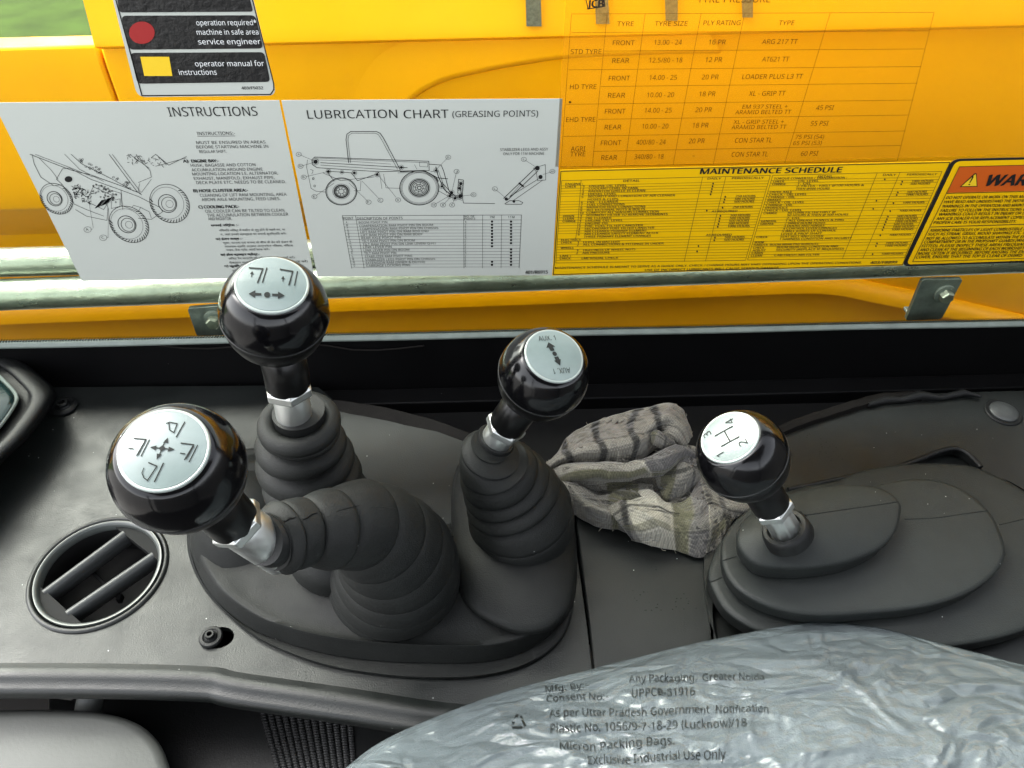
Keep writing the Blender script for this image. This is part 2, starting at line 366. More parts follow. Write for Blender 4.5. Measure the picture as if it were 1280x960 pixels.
# black side wall of the cab below the window (with its seams) -------------------------------
YG = 0.52
ZB = 0.0492                                        # lower edge of the window seal
b = MB(); b.box((0.1, YG+0.002, (ZB-0.25)/2+0.001), (2.2, 0.005, ZB+0.25-0.002)); wall = struct(b.obj('wall', 'wall', bevel=0.002))
p1 = PW(640, 493, YG-0.012)
b = MB(); b.box((0.15, YG-0.010, p1.z-0.10), (1.9, 0.02, 0.2)); b.obj('lower_rail', 'wall', wall, bevel=0.0015)
b = MB()
b.tube([PW(200+k*30, 432+4*math.sin(k*0.9)+(k > 7)*2, YG-0.002) for k in range(12)], 0.0009, 8); b.obj('sealant_bead', 'tape', wall)
# ceiling and posts of the cab, unseen, added to shape reflections; open sides
b = MB(); b.box((0.20, -0.42, 1.02), (1.25, 1.05, 0.05)); struct(b.obj('unseen_ceiling', 'roof', bevel=0.01))
b = MB()
for x, y in ((-0.78, 0.50), (0.80, 0.50), (0.80, -1.0), (-0.78, -1.0)): b.tube([(x, y, -0.8), (x, y, 1.02)], 0.035, 16)
b.tube([(-0.78, 0.49, 0.98), (0.80, 0.49, 0.98)], 0.03, 12)
struct(b.obj('unseen_posts', 'roof'))
b = MB(); b.box((0.1, -0.97, -0.05), (1.4, 0.04, 0.9)); b.box((0.82, -0.2, 0.0), (0.04, 1.5, 0.8)); struct(b.obj('unseen_side_panels', 'roof', bevel=0.01))  # unseen dark panels, added to keep bright sky out of the knob reflections
b = MB(); b.box((0.0, -0.25, -0.47), (1.7, 1.55, 0.04)); struct(b.obj('floor', 'void', bevel=0.004))

# ================================================================== WINDOW
win = thing('side_window', (0, YG, ZB), 'clear cab side window pane with pale seal above the black panel', 'window')
b = MB(); b.box((0.0, YG+0.002, 0.512), (1.56, 0.004, 0.92)); b.obj('glass_pane', 'glass', win, smooth=False)
b = MB(); prof = [(-.0020, 0), (-.0024, .0018), (-.0012, .0036), (0.0, .0042), (0.004, .0042), (0.004, 0)]
b.rings([[(x, YG+y-0.001, ZB+z+0.0009*math.sin(x*23)*0.4) for y, z in prof] for x in np.linspace(-0.78, 0.8, 60)]); b.obj('rubber_seal', 'trim', win)
b = MB()
for row in range(3):
    z = ZB+0.0056+row*0.00125
    for k in range(440):
        x = -0.46+k*0.0024+(row % 2)*0.0012; s = 0.00095*(1-0.15*row)
        b.add([(x-s, YG-0.0004, z-s*.8), (x+s*.4, YG-0.0004, z-s*.8), (x+s, YG-0.0004, z+s*.8), (x-s*.4, YG-0.0004, z+s*.8)], [(0, 1, 2, 3)])
stuff(b.obj('dot_border', 'dot', win, smooth=False))
keep(win)

# ---- stickers
YS = YG-0.0006; YP = YS-0.00025
def wz(px, py): p = PW(px, py, YG); return (p.x, p.z)
def wfn(y=YP): return lambda x, z: (x, y, z)
def sticker(name, pts, m, label, cat='sticker', rad=0.0):
    P = [wz(*p) for p in pts]
    if rad:
        out = []
        for i in range(len(P)):
            a, c, d = np.array(P[i-1]), np.array(P[i]), np.array(P[(i+1) % len(P)])
            u = (a-c)/np.linalg.norm(a-c); v = (d-c)/np.linalg.norm(d-c); s = c+u*rad; e = c+v*rad
            for k in range(7): t = k/6; out.append(tuple((1-t)**2*s+2*t*(1-t)*c+t*t*e))
        P = out
    root = thing(name, (sum(p[0] for p in P)/len(P), YS, min(p[1] for p in P)), label, cat)
    plate('backing', P, [], YS+0.0004, YS, m, root, axis='y')
    return root
def T(b, s, l, r, base, h, bold=0.0, fn=None, ital=0.0):
    """text whose ends stand at image columns l and r (measured on the window), baseline at image row base"""
    a = PW(l, base, YG); mid = PW((l+(r if r else l))/2, base, YG)
    w = (PW(r, base, YG).x-a.x) if r else None
    hh = PW(l, base-h, YG).z-a.z
    text2d(b, s, a.x, mid.z, w, hh, fn or wfn(), bold, 0, ital)
def cropfn(ox, oy, s, y=YP):
    return lambda x, yy: tuple(Vector((PW(ox+x/s, oy+yy/s, YG).x, y, PW(ox+x/s, oy+yy/s, YG).z)))

# lubrication chart
st = sticker('lubrication_chart', [(352, 125), (703, 123), (690, 343.5), (397, 345)], 'paper', 'silver lubrication chart sticker with side view of the machine and greasing table', 'sticker')
b = MB()
T(b, 'LUBRICATION', 385, 497, 147.2, 10.5, 0.004); T(b, 'CHART', 505, 561, 147, 10.5, 0.004); T(b, '(GREASING POINTS)', 565.5, 672.5, 145.3, 7.6, 0.002)
T(b, 'STABILIZER LEGS AND ASSY', 625, 685, 187.8, 3.4, 0.004); T(b, 'ONLY FOR 11M MACHINE', 629, 680, 193, 3.4, 0.004)
T(b, '401/R6915', 656.5, 684.5, 341.5, 4.2, 0.012)
stuff(b.obj('heading', 'ink', st, smooth=False))
g = cropfn(340, 110, 3.368); b = MB()
def S(pts, w=1.6, c=False): stroke2d(b, pts, w, g, c)
def W(cx, cy, rx, ry, rings):
    for k, w in rings: S(ell(cx, cy, rx*k, ry*k, 40), w, True)
W(292, 433, 65, 57, [(1, 3), (.93, 1.2), (.55, 1.5), (.46, 3.5), (.40, 2), (.34, 2), (.18, 1.5)])
W(620, 418, 82, 72, [(1, 3), (.94, 1.2), (.88, 1), (.55, 1.5), (.48, 4), (.40, 3), (.32, 2), (.2, 2), (.1, 3)])
for cx, cy, r in ((292, 433, 16), (620, 418, 22)):
    for k in range(8): t = k*math.pi/4+.2; S([(cx+r*.6*math.cos(t), cy+r*.55*math.sin(t)), (cx+r*math.cos(t)*1.2, cy+r*math.sin(t)*1.1)], 2.2)
S([(323, 312), (312, 215), (316, 192), (332, 181), (440, 181), (455, 188), (468, 206), (540, 342)], 2.6); S([(331, 312), (320, 216), (323, 198), (336, 188), (436, 188), (448, 194), (460, 212), (529, 340)], 1.6)
S([(180, 288), (660, 306), (662, 345), (620, 345), (450, 350), (190, 333), (170, 320), (168, 300)], 2.2, True)
S([(175, 292), (655, 312)], 1.4); S([(205, 312), (570, 333)], 2.2); S([(205, 322), (540, 345)], 1.6); S([(185, 300), (330, 306), (500, 318)], 1.2)
S([(230, 348), (300, 352), (335, 355), (360, 388), (440, 360), (450, 352)], 2.2); S([(215, 355), (290, 388), (350, 380), (430, 372)], 1.6)
S([(150, 300), (146, 330), (165, 420), (185, 432), (228, 436)], 1.5); S([(232, 350), (262, 390)], 2); S([(375, 388), (372, 430), (345, 430)], 1.3)
S([(540, 350), (640, 345), (690, 372), (700, 390)], 3.4); S([(530, 355), (640, 352), (684, 378)], 1.4); S([(470, 360), (480, 418), (538, 420)], 1.3); S([(455, 365), (463, 422)], 1.2)
S([(660, 318), (712, 322), (722, 345), (745, 430), (775, 458), (800, 462), (806, 385), (785, 382), (782, 440)], 2.4); S([(690, 330), (700, 370), (725, 425), (760, 452)], 3.2); S([(668, 350), (700, 345), (735, 440)], 1.5)
S([(690, 375), (740, 380)], 2.6); S([(715, 395), (760, 445), (790, 455)], 2.2); S([(802, 462), (806, 482), (938, 484)], 2); S([(700, 430), (745, 455), (800, 470)], 1.6); S([(790, 395), (798, 450)], 3)
S([(620, 310), (655, 313), (655, 330), (622, 328)], 1.2, True); S([(600, 320), (610, 340)], 1.2)
for x, y, r in ((184, 308, 9), (238, 349, 6), (295, 352, 4), (347, 355, 6), (545, 332, 6), (443, 362, 6), (690, 345, 5), (756, 438, 7), (748, 452, 6), (770, 462, 6), (792, 452, 8), (715, 412, 5), (795, 400, 7), (790, 420, 6)):
    poly2d(b, ell(x, y, r, r, 12), g); S(ell(x, y, r+4, r+4, 16), 1.2, True)
for x, y, x2, y2, ch in ((113, 277, 180, 305, 'A'), (121, 327, 180, 310, 'N'), (134, 373, 232, 350, 'B'), (179, 455, 262, 398, 'E'), (407, 478, 325, 398, 'F'), (457, 470, 380, 390, 'C'), (531, 469, 448, 365, 'D'), (742, 289, 692, 340, 'G'), (777, 349, 758, 432, 'J'), (681, 490, 740, 455, 'H'), (720, 490, 752, 456, 'I'), (758, 490, 768, 464, 'K'), (848, 447, 800, 452, 'O'), (1060, 298, 1110, 330, 'L'), (938, 422, 985, 462, 'L'), (1180, 349, 1140, 362, 'M')):
    S(ell(x, y, 11, 9, 18), 1.3, True); S([(x+(x2-x)*.1, y+(y2-y)*.1), (x2, y2)], 1.1)
    T(b, ch, 340+(x-4)/3.368, 340+(x+4)/3.368, 110+(y+4)/3.368, 2.4)
S([(1100, 335), (1150, 320), (1152, 385), (1118, 388), (1112, 350)], 1.8, True); S([(1108, 335), (975, 462)], 3); S([(1118, 348), (990, 470)], 3); S([(1130, 375), (1000, 455)], 2); S([(1140, 385), (1015, 472)], 2)
S([(980, 485), (1000, 472), (1040, 472), (1056, 480), (1050, 487), (985, 487)], 2.2, True); S([(1040, 398), (1058, 412)], 7); S([(1045, 405), (1000, 455)], 1.4)
for x, y, r in ((1117, 335, 10), (1130, 372, 9), (986, 465, 7), (1018, 475, 6)): poly2d(b, ell(x, y, r, r, 12), g)
S([(162, 340), (174, 345), (168, 360)], 1.5); S(ell(174, 379, 4, 4, 10), 2, True); S(ell(180, 410, 4, 4, 10), 1.5, True)
stuff(b.obj('machine_drawing', 'ink', st, smooth=False))
b = MB()
S([(296, 535), (1050, 532)], 1.6); S([(298, 553), (1050, 553)], 1.4); S([(296, 535), (336, 757)], 1.6); S([(1050, 532), (1040, 754)], 1.6)
S([(352, 535), (388, 757)], 1.4); S([(807, 534), (808, 756)], 1.4); S([(886, 534), (886, 756)], 1.2); S([(966, 534), (964, 755)], 1.2)
rows = ['BOOM PIVOT PIN', 'COMPENSATION RAM PIVOT PIN ON BOOM', 'COMPENSATION RAM PIVOT PIN ON CHASSIS', 'LIFT RAM PIVOT PIN ON RAM ROD END', 'LIFT RAM PIVOT PIN ON RAM BODY', 'REAR AXLE PIVOT PIN', 'TILT RAM PIVOT PIN ON BOOM', 'TILT RAM PIVOT PIN ON LINK LEVER/ Q-FIT', 'LINK LEVER PIN', 'LINK LEVER PIN ON BOOM', 'TILT RAM PIVOT PIN', 'STABILIZER RAM PIVOT PINS', 'STABILIZER LEGS PIVOT PIN ON CHASSIS', 'EXTENSION RAM (INNER & OUTER)', 'CARRIAGE LOCKING PINS']
wd = [120, 310, 330, 287, 260, 165, 222, 310, 120, 192, 135, 200, 294, 248, 185]
for i, r in enumerate(rows):
    y0 = 567+i*13.0; k = i/14.0; xl = 298+39*(y0-540)/217
    S([(xl, y0+3.2), (1050-9*k, y0+1.5)], 1.0)
    tx = 366+32*k
    T(b, r, 340+tx/3.368, 340+(tx+wd[i])/3.368, 110+(y0)/3.368, 2.6, 0.006)
    T(b, 'ABCDEFGHIJKLMNO'[i], 340+(xl+9)/3.368, 340+(xl+15)/3.368, 110+y0/3.368, 2.6, 0.006)
    T(b, '2' if i % 5 else '1', 340+812/3.368, 340+817/3.368, 110+y0/3.368, 2.6, 0.006)
    if i not in (9, 10, 11, 12): poly2d(b, ell(926, y0-7, 5, 4.6, 12), g)
    if i != 8: poly2d(b, ell(1006, y0-7, 5, 4.6, 12), g)
T(b, 'POINT', 429.5, 442, 110+551/3.368, 3, .004); T(b, 'DESCRIPTION OF POINTS', 446.5, 503.5, 110+551/3.368, 3, .004)
T(b, 'NO. OF', 580.5, 593, 110+542/3.368, 2.2, .004); T(b, 'POINTS', 580.5, 594, 110+551/3.368, 2.2, .004); T(b, '7M', 612, 618, 110+546/3.368, 2.8, .004); T(b, '11M', 635, 643, 110+546/3.368, 2.8, .004)
stuff(b.obj('greasing_table', 'ink', st, smooth=False)); keep(st)

# cleaning instructions
st = sticker('instruction_sticker', [(-8, 128), (349, 125), (393, 345.5), (103, 351)], 'paper', 'silver instructions sticker with angled machine drawing and Hindi text, leftmost on the window', 'sticker')
b = MB(); B = 0.014
T(b, 'INSTRUCTIONS', 212, 323, 144.5, 11.5, 0.003); T(b, 'INSTRUCTIONS:-', 247, 294.5, 168, 4, 0.002)
g = cropfn(0, 0, 1.0); S([(247, 169.6), (294, 169.3)], .5)
for s, l, r, y, bo in (('MUST BE ENSURED IN AREAS', 246, 332.5, 179, 0), ('BEFORE STARTING MACHINE IN', 246, 336, 184.5, 0), ('REGULAR SHIFT.', 250, 284, 190.5, 0), ('A)', 229.5, 236, 202.5, B), ('ENGINE BAY:-', 240, 274, 202.3, B),
    ('HUSK, BAGASSE AND COTTON', 239, 320, 207.4, 0), ('ACCUMULATION AROUND ENGINE', 240, 329, 213, 0), ('MOUNTING LOCATION I.E. ALTERNATOR,', 241, 348, 218, 0), ('EXHAUST, MANIFOLD, EXHAUST PIPE,', 243, 344, 223.6, 0), ('DECK PLATE ETC. NEEDS TO BE CLEANED.', 246, 358, 228.8, 0),
    ('B) HOSE CLUSTER AREA:-', 242.5, 310.5, 239.2, B), ('CLEANING OF LIFT RAM MOUNTING, AREA', 250.5, 359, 244.6, 0), ('ABOVE AXLE MOUNTING, FEED LINES.', 252.5, 351, 250, 0), ('C) COOLING PACK:-', 249, 299.5, 259.5, B),
    ('OIL COOLER CAN BE TILTED TO CLEAN', 257, 356, 264.5, 0), ('THE ACCUMULATION BETWEEN COOLER', 259.5, 361, 269.5, 0), ('AND RADIATOR.', 261, 290.5, 274.5, 0)):
    T(b, s, l, r, y, 3.7, 0.004+bo)
for s, l, r, y, bo in (('सफाई निर्देश :-', 264, 299, 282, B), ('नियमित शिफ्ट में मशीन के शुरू होने से पहले का, या', 274, 357, 288, 0), ('म, जहां उनकी स्वच्छता पर सफाई सुनिश्चित करें।', 276, 358, 293, 0), ('क) इंजन कक्ष :-', 270, 304, 299, B),
    ('भूसा, कपास एवं कचरा के बीच के ढेर को इंजन के', 279, 366, 303.5, 0), ('आसपास स्थित अर्थात अल्टरनेटर निकास, निकास', 281, 367, 308, 0), ('पाइप, डेक प्लेट आदि साफ करें।', 283, 337, 312.5, 0), ('ख) होज क्लस्टर क्षेत्र:-', 276, 325, 318.5, B),
    ('लिफ्ट रैम माउंटिंग की निर्धारित रूप से सफाई करें।', 286, 369, 323, 0), ('ऐक्सल माउंटिंग के ऊपर फीड लाइनों को साफ करें।', 287, 385, 328, 0), ('ग) कूलिंग पैक:-', 281, 312, 333, B), ('ऑयल कूलर को झुका कर सफाई करें।', 290, 376, 338, 0)):
    T(b, s, l, r, y, 2.9, 0.006+bo)
stuff(b.obj('printed_text', 'ink', st, smooth=False))
g = cropfn(0, 180, 3.6923); b = MB()
def tyre(cx, cy, rx, ry, rot):
    S(ell(cx, cy, rx, ry, 40, rot), 2.4, True); S(ell(cx-rx*.1, cy-2, rx*.8, ry*.86, 36, rot), 1.3, True); S(ell(cx-rx*.1, cy, rx*.45, ry*.48, 30, rot), 3, True); S(ell(cx-rx*.05, cy+2, rx*.34, ry*.38, 24, rot), 2.4, True); S(ell(cx, cy+2, rx*.18, ry*.2, 16, rot), 1.4, True)
    for k in range(26):
        t = -75+k*9.5-20; p = ell(cx, cy, rx*.84, ry*.88, 1, rot, t, t+.01)[0]; q = ell(cx, cy, rx*1.0, ry*1.0, 1, rot, t+7, t+7.01)[0]; S([p, q], 3.4)
tyre(262, 250, 82, 64, 38); tyre(597, 368, 98, 76, 36); tyre(784, 272, 98, 82, 40)
S([(150, 45), (160, 90), (190, 150), (250, 190), (290, 185), (262, 160), (290, 112), (322, 108), (420, 160), (560, 210), (640, 240), (740, 290), (752, 310), (700, 345), (640, 340)], 2)
S([(140, 45), (330, 118), (420, 140), (560, 190), (650, 225)], 2.4); S([(165, 45), (335, 110), (430, 150)], 1.6); S([(330, 45), (380, 90), (520, 160), (620, 215)], 2); S([(300, 45), (370, 115), (480, 170)], 1.6)
S([(505, 45), (632, 215), (655, 232)], 2.2); S([(520, 45), (645, 212)], 1.8); S([(350, 300), (400, 330), (495, 350), (500, 290), (480, 240)], 1.8); S([(290, 185), (345, 275), (400, 300), (480, 330)], 1.6); S([(560, 210), (568, 300)], 1.6)
S([(480, 200), (560, 225), (560, 280), (640, 310), (650, 290), (690, 310), (700, 340)], 1.6); S([(432, 195), (520, 235), (480, 300), (400, 262)], 1.8, True); S([(515, 260), (555, 250), (555, 285), (515, 295)], 1.5, True)
S([(640, 175), (700, 150), (694, 120), (636, 60), (630, 45)], 1.8); S([(645, 180), (640, 215), (655, 220), (700, 160)], 1.6); S([(700, 60), (720, 45), (780, 95), (862, 55)], 2.2); S([(720, 100), (860, 62)], 2); S([(600, 45), (690, 110)], 1.8); S([(740, 60), (770, 95)], 2)
S([(410, 255), (432, 385)], 1.2); S([(503, 295), (500, 430)], 1.2); S([(180, 60), (240, 120), (270, 160)], 1.5); S([(630, 300), (610, 290), (618, 280), (650, 290)], 1.4)
random.seed(7)
for k in range(75):
    x = random.uniform(340, 425); y = 185+random.uniform(0, 60)+(x-340)*.35; x2 = x+random.uniform(-14, 14); y2 = y+random.uniform(-12, 12); S([(x, y), (x2, y2)], random.uniform(1.5, 3.6))
for k in range(45):
    x = random.uniform(430, 540); y = 190+random.uniform(-15, 40)+(x-430)*.35; S(ell(x, y, 3, 3, 8), 1.6, True)
for k in range(26): x = random.uniform(470, 530); S([(x, 240+(530-x)*.3), (x-30, 270+(530-x)*.4)], 2.2)
for k in range(50):
    x = random.uniform(590, 760); y = 45+random.uniform(0, 40)+(x-590)*.1; S([(x, y), (x+random.uniform(-12, 12), y+random.uniform(-12, 12))], 2)
for k in range(30):
    x = random.uniform(370, 600); y = 75+(x-370)*.5+random.uniform(-14, 14); S(ell(x, y, 5, 4, 8), 1.5, True)
poly2d(b, ell(318, 160, 18, 14, 20), g)
for x, y, ch in ((406, 392, 'A'), (478, 430, 'C')): S(ell(x, y, 17, 13, 22), 1.5, True); S([(x+14, y), (x+24, y-3)], 1.2); T(b, ch, (x-6)/3.692, (x+6)/3.692, 180+(y+5)/3.692, 3)
stuff(b.obj('machine_drawing', 'ink', st, smooth=False)); keep(st)

# tyre pressure film
st = sticker('tyre_pressure_sticker', [(712, -70), (1560, -80), (1460, 188), (694, 208)], 'film', 'see-through yellow tyre pressure table sticker with brown print at upper right', 'sticker')
g = cropfn(680, 0, 3.368); b = MB()
for a, c in (((115, 57), (1640, 50)), ((115, 135), (1620, 128)), ((250, 213), (1600, 204)), ((103, 292), (1585, 278)), ((240, 362), (1570, 348)), ((93, 437), (1552, 419)), ((228, 500), (1535, 482)), ((82, 572), (1520, 549)), ((208, 635), (1500, 610)), ((72, 700), (1485, 676)),
             ((115, 57), (70, 700)), ((265, 57), (203, 697)), ((425, 56), (340, 694)), ((660, 55), (543, 690)), ((843, 54), (712, 687)), ((1203, 53), (1012, 683)), ((1640, 50), (1485, 676))): S([a, c], 1.5)
def Q(s, l, r, base, h=20): T(b, s, 680+l/3.368, 680+r/3.368, base/3.368, h/3.368, 0.0)
for a in (('TYRE', 306, 376, 108), ('TYRE SIZE', 464, 602, 107), ('PLY RATING', 669, 824, 104), ('TYPE', 985, 1050, 104), ('FRONT', 288, 379, 188), ('13.00 - 24', 462, 578, 186), ('16 PR', 691, 762, 185), ('ARG 217 TT', 915, 1063, 183), ('STD TYRE', 111, 240, 225),
          ('REAR', 286, 357, 263), ('12.5/80 - 18', 441, 580, 261), ('12 PR', 677, 747, 259), ('AT621 TT', 915, 1028, 257), ('FRONT', 271, 360, 337), ('14.00 - 25', 442, 557, 334), ('20 PR', 662, 732, 332), ('LOADER PLUS L3 TT', 832, 1085, 330), ('HD TYRE', 108, 219, 373),
          ('REAR', 268, 340, 409), ('10.00 - 20', 432, 545, 407), ('18 PR', 651, 719, 403), ('XL - GRIP TT', 860, 1012, 401), ('FRONT', 255, 341, 476), ('14.00 - 25', 422, 535, 472), ('20 PR', 635, 704, 470), ('EHD TYRE', 92, 215, 511), ('REAR', 254, 324, 543), ('10.00 - 20', 411, 521, 539), ('18 PR', 623, 690, 535),
          ('AGRI', 112, 172, 634), ('TYRE', 109, 173, 656), ('FRONT', 238, 323, 609), ('400/80 - 24', 387, 510, 606), ('20 PR', 607, 674, 601), ('CON STAR TL', 801, 956, 598), ('REAR', 240, 306, 671), ('340/80 - 18', 379, 501, 667), ('-', 622, 632, 662), ('CON STAR TL', 787, 939, 657),
          ('45 PSI', 1142, 1215, 461), ('55 PSI', 1119, 1192, 527), ('60 PSI', 1078, 1149, 654)): Q(*a)
for a in (('EM 937 STEEL +', 833, 1022, 455), ('ARAMID BELTED TT', 803, 1036, 478), ('XL - GRIP STEEL +', 796, 1006, 519), ('ARAMID BELTED TT', 787, 1016, 541), ('75 PSI (54)', 1055, 1175, 582), ('65 PSI (53)', 1046, 1165, 608)): Q(*a, 17)
T(b, 'TYRE PRESSURE', 871, 962, 2.6, 9, .004)
poly2d(b, ell(109, 428, 6, 5, 10), g)
b.obj('printed_table', 'ink_brown', st, smooth=False)
b = MB(); S([(172, -20), (185, 36), (255, 24), (250, -22)], 4, True); T(b, 'JCB', 734, 754, 8.5, 9, .02); b.obj('printed_emblem', 'ink', st, smooth=False); keep(st)

# maintenance schedule
st = sticker('maintenance_schedule', [(700, 212), (1188.5, 201), (1128, 331.5), (690, 344)], 'ypaper', 'ochre maintenance schedule sticker crowded with small black print, below the tyre table', 'sticker')
g = cropfn(0, 0, 1.0); b = MB()
S([(701, 213.4), (1187, 202.4), (1127.5, 330.3), (691.5, 342.6)], 1.0, True)
T(b, 'MAINTENANCE SCHEDULE', 875, 1050.5, 215.8, 6.6, 0.02)
T(b, 'DETAIL', 779, 799.5, 226.6, 2.6, .014); T(b, 'DAILY', 884, 901, 223.6, 2.4, .012); T(b, 'PERIODICALLY', 914.5, 954, 223, 2.4, .01)
T(b, 'DETAIL', 1022, 1040, 220.8, 2.4, .012); T(b, 'DAILY', 1103, 1119, 219, 2.4, .012); T(b, 'PERIODICALLY', 1133, 1170, 218.4, 2.4, .01)
def lerp(a, c, t): return (a[0]+(c[0]-a[0])*t, a[1]+(c[1]-a[1])*t)
LT, LB, RT, RB = (702, 225), (694.5, 328), (962.5, 218.6), (931.5, 324.6)
L2, B2, R2, D2 = (965.5, 218.5), (934, 324.3), (1177, 213.6), (1130, 321.5)
for a, c in ((LT, LB), (RT, RB), (L2, B2), (R2, D2), ((878, 220.5), (855, 326.2)), ((907, 220), (881.5, 325.8)), ((1096, 215.5), (1052.5, 322.8)), ((1124.5, 214.8), (1078, 322.3)), (lerp(LT, RT, .093), (722, 281)), ((722, 281), (719, 300))): S([a, c], .45)
left = [('ENGINE :', '', ''), ('CHECK', '1', 'ENGINE OIL LEVEL'), ('', '2', 'COOLANT LEVEL IN TANK'), ('', '3', 'RADIATOR GRILLE IS CLEAN'), ('', '4', 'DIESEL LEVEL'), ('', '5', 'SECURITY AND CONDITION OF AIR CLEANER'), ('', '', 'HOSES & CLIPS'), ('', '6', 'PRE - CLEANER'), ('', '7', 'FUEL CONNECTIONS'), ('', '8', 'RADIATOR HOSE CONNECTIONS'), ('', '9', 'ALL EXTERNAL NUTS & BOLTS'), ('', '10', 'COMP/OFF ALL SENSORS CONNECTION'),
        ('DRAIN', '1', 'SEDIMENT FILTER TO REMOVE SEDIMENTS'), ('CLEAN', '1', 'PRE CLEANER'), ('CHANGE', '1', 'ENGINE OIL LEVEL'), ('', '2', 'ENGINE OIL'), ('', '3', 'PRE. FUEL FILTER CANISTER'), ('', '4', 'SECONDARY FUEL FILTER CANISTER'), ('', '5', 'AIR CLEANER PRIMARY ELEMENT'), ('', '6', 'AIR CLEANER SAFETY ELEMENT AFTER'), ('', '', 'THREE PRIMARY ELEMENT CHANGES'), ('ELECTRICS', '', ''), ('CHECK', '1', 'LEVEL IN BATTERY'), ('', '2', 'ALL CONNECTIONS & FITTINGS IN ORDER'), ('WHEELS', '', ''), ('', '1', 'TIGHTNESS OF WHEEL NUTS'), ('', '2', 'AIR PRESSURE'), ('LMI :', '', ''), ('CHECK', '', 'LMI VISUAL CHECK')]
per = {6: '250 HOURS', 7: '500 HOURS', 8: '500 HOURS', 10: '250 HOURS', 13: '500 HOURS', 14: '500 HOURS', 15: '500 HOURS', 16: '500 HOURS', 17: '1000 HOURS', 21: '500 HOURS', 22: '500 HOURS'}
daily = {1, 2, 3, 4, 5, 11, 24, 26}
n = len(left)+1
def R_(t0, t1, d0, d1, k, kk, s, wch, bo=0.012, off=0):        # text starting at fraction k of row kk
    a = lerp(t0, d0, kk); c = lerp(t1, d1, kk); p = lerp(a, c, k)
    T(b, s, p[0]+off, p[0]+off+len(s)*wch, p[1]-.5-wch*len(s)*.012, 2.45, bo)
for i, (a, c, d) in enumerate(left):
    k0 = (i+1.9)/(n+1); k1 = (i+2)/(n+1)
    if i not in (5, 19): S([lerp(LT, LB, k1), lerp(RT, RB, k1)], .35)
    if a: R_(LT, RT, LB, RB, .02, k0, a, 2.7)
    if c: R_(LT, RT, LB, RB, .103, k0, c, 2.2)
    if d: R_(LT, RT, LB, RB, .135, k0, d, 2.95-.1*k0)
    if i in daily: p = lerp(lerp(LT, LB, k0), lerp(RT, RB, k0), .735); poly2d(b, ell(p[0], p[1]-1.4, 1.0, 1.3, 8), g)
    if i in per: R_(LT, RT, LB, RB, .86, k0, per[i], 2.75); p = lerp(lerp(LT, LB, k0), lerp(RT, RB, k0), .81); poly2d(b, ell(p[0], p[1]-1.4, 1.0, 1.3, 8), g)
for k0 in (.43, .71): R_(LT, RT, LB, RB, .76, k0, 'AS REQUIRED', 2.9)
S([LT, RT], .5); S([L2, R2], .5); S([LB, RB], .5); S([B2, D2], .5)
right = [('TORQUE CONVERTER / TRANSMISSION :', '', 0), ('CHECK', 'OIL LEVEL', 1), ('CHANGE', '1. OIL', 2), ('', '2. FILTER - FIRST @100 HOURS &', 2), ('', 'THEN @500 HOURS', 0), ('DRIVE AXLE', '', 0), ('CHECK - OIL LEVEL', '', 2), ('CHANGE - OIL', '', 2), ('BRAKES', '', 0), ('CHECK - OIL LEVEL', '', 1), ('CHANGE - OIL', '', 2), ('HYDRAULICS', '', 0), ('CHECK - OIL LEVEL', '', 1), ('CHANGE', 'RETURN FILTER FIRST @', 2), ('', '50 HOURS & THEN @ 500 HOURS', 0), ('', '2. OIL', 2),
         ('GENERAL', '1 ALL GREASE POINTS & PINS', 2), ('GREASE', '2 INNER BOOM HOSES', 2), ('', '3 DOORS AND HINGES', 2), ('', '4 CONTROL LEVER LINKAGES', 2), ('', '5 BALL JOINTS OF CONTROL', 2), ('', 'LEVER & PROP SHAFT', 0), ('CHECK', 'SEAT BELT AND OTHER', 2), ('', '1 HARNESS CONDITION AND SECURITY', 0), ('BOOM', '', 0), ('HARDTX  BOOM WEAR PAD RUNOUTS', '', 2), ('CHECK', 'BOOM WEAR PAD CONDITION AND', 2), ('ADJUST', 'SECURITY (REPLACE IF REQUIRED)', 0), ('CABIN', '', 0), ('CLEAN', 'CAB FRESH AIR FILTER', 2)]
for i, (a, d, m_) in enumerate(right):
    k0 = (i+1.9)/(n+2); k1 = (i+2)/(n+2)
    if i not in (3, 13, 20, 22, 26): S([lerp(L2, B2, k1), lerp(R2, D2, k1)], .35)
    if a: R_(L2, R2, B2, D2, .015, k0, a, 2.75)
    if d: R_(L2, R2, B2, D2, .165, k0, d, 2.8)
    if m_:
        p = lerp(lerp(L2, B2, k0), lerp(R2, D2, k0), .68 if m_ == 1 else .79); poly2d(b, ell(p[0], p[1]-1.4, 1.0, 1.2, 8), g)
    if m_ == 2: R_(L2, R2, B2, D2, .845, k0, '1000 HOURS' if i % 3 else '500 HOURS', 2.7)
T(b, 'MAINTENANCE SCHEDULE IS MEANT TO SERVE AS A GUIDE ONLY. CHECK / CHANGE HOURS MAY VARY DEPENDING UPON THE OPERATING CONDITIONS.', 694, 1075, 332.0, 2.5, .012)
T(b, 'USE OF INCORRECT LUBRICANTS WILL CAUSE SERIOUS DAMAGE', 806, 972, 336.6, 2.5, .012); T(b, '403/F8899', 1087, 1120, 328.8, 3.2, .02)
stuff(b.obj('printed_table', 'ink', st, smooth=False)); keep(st)

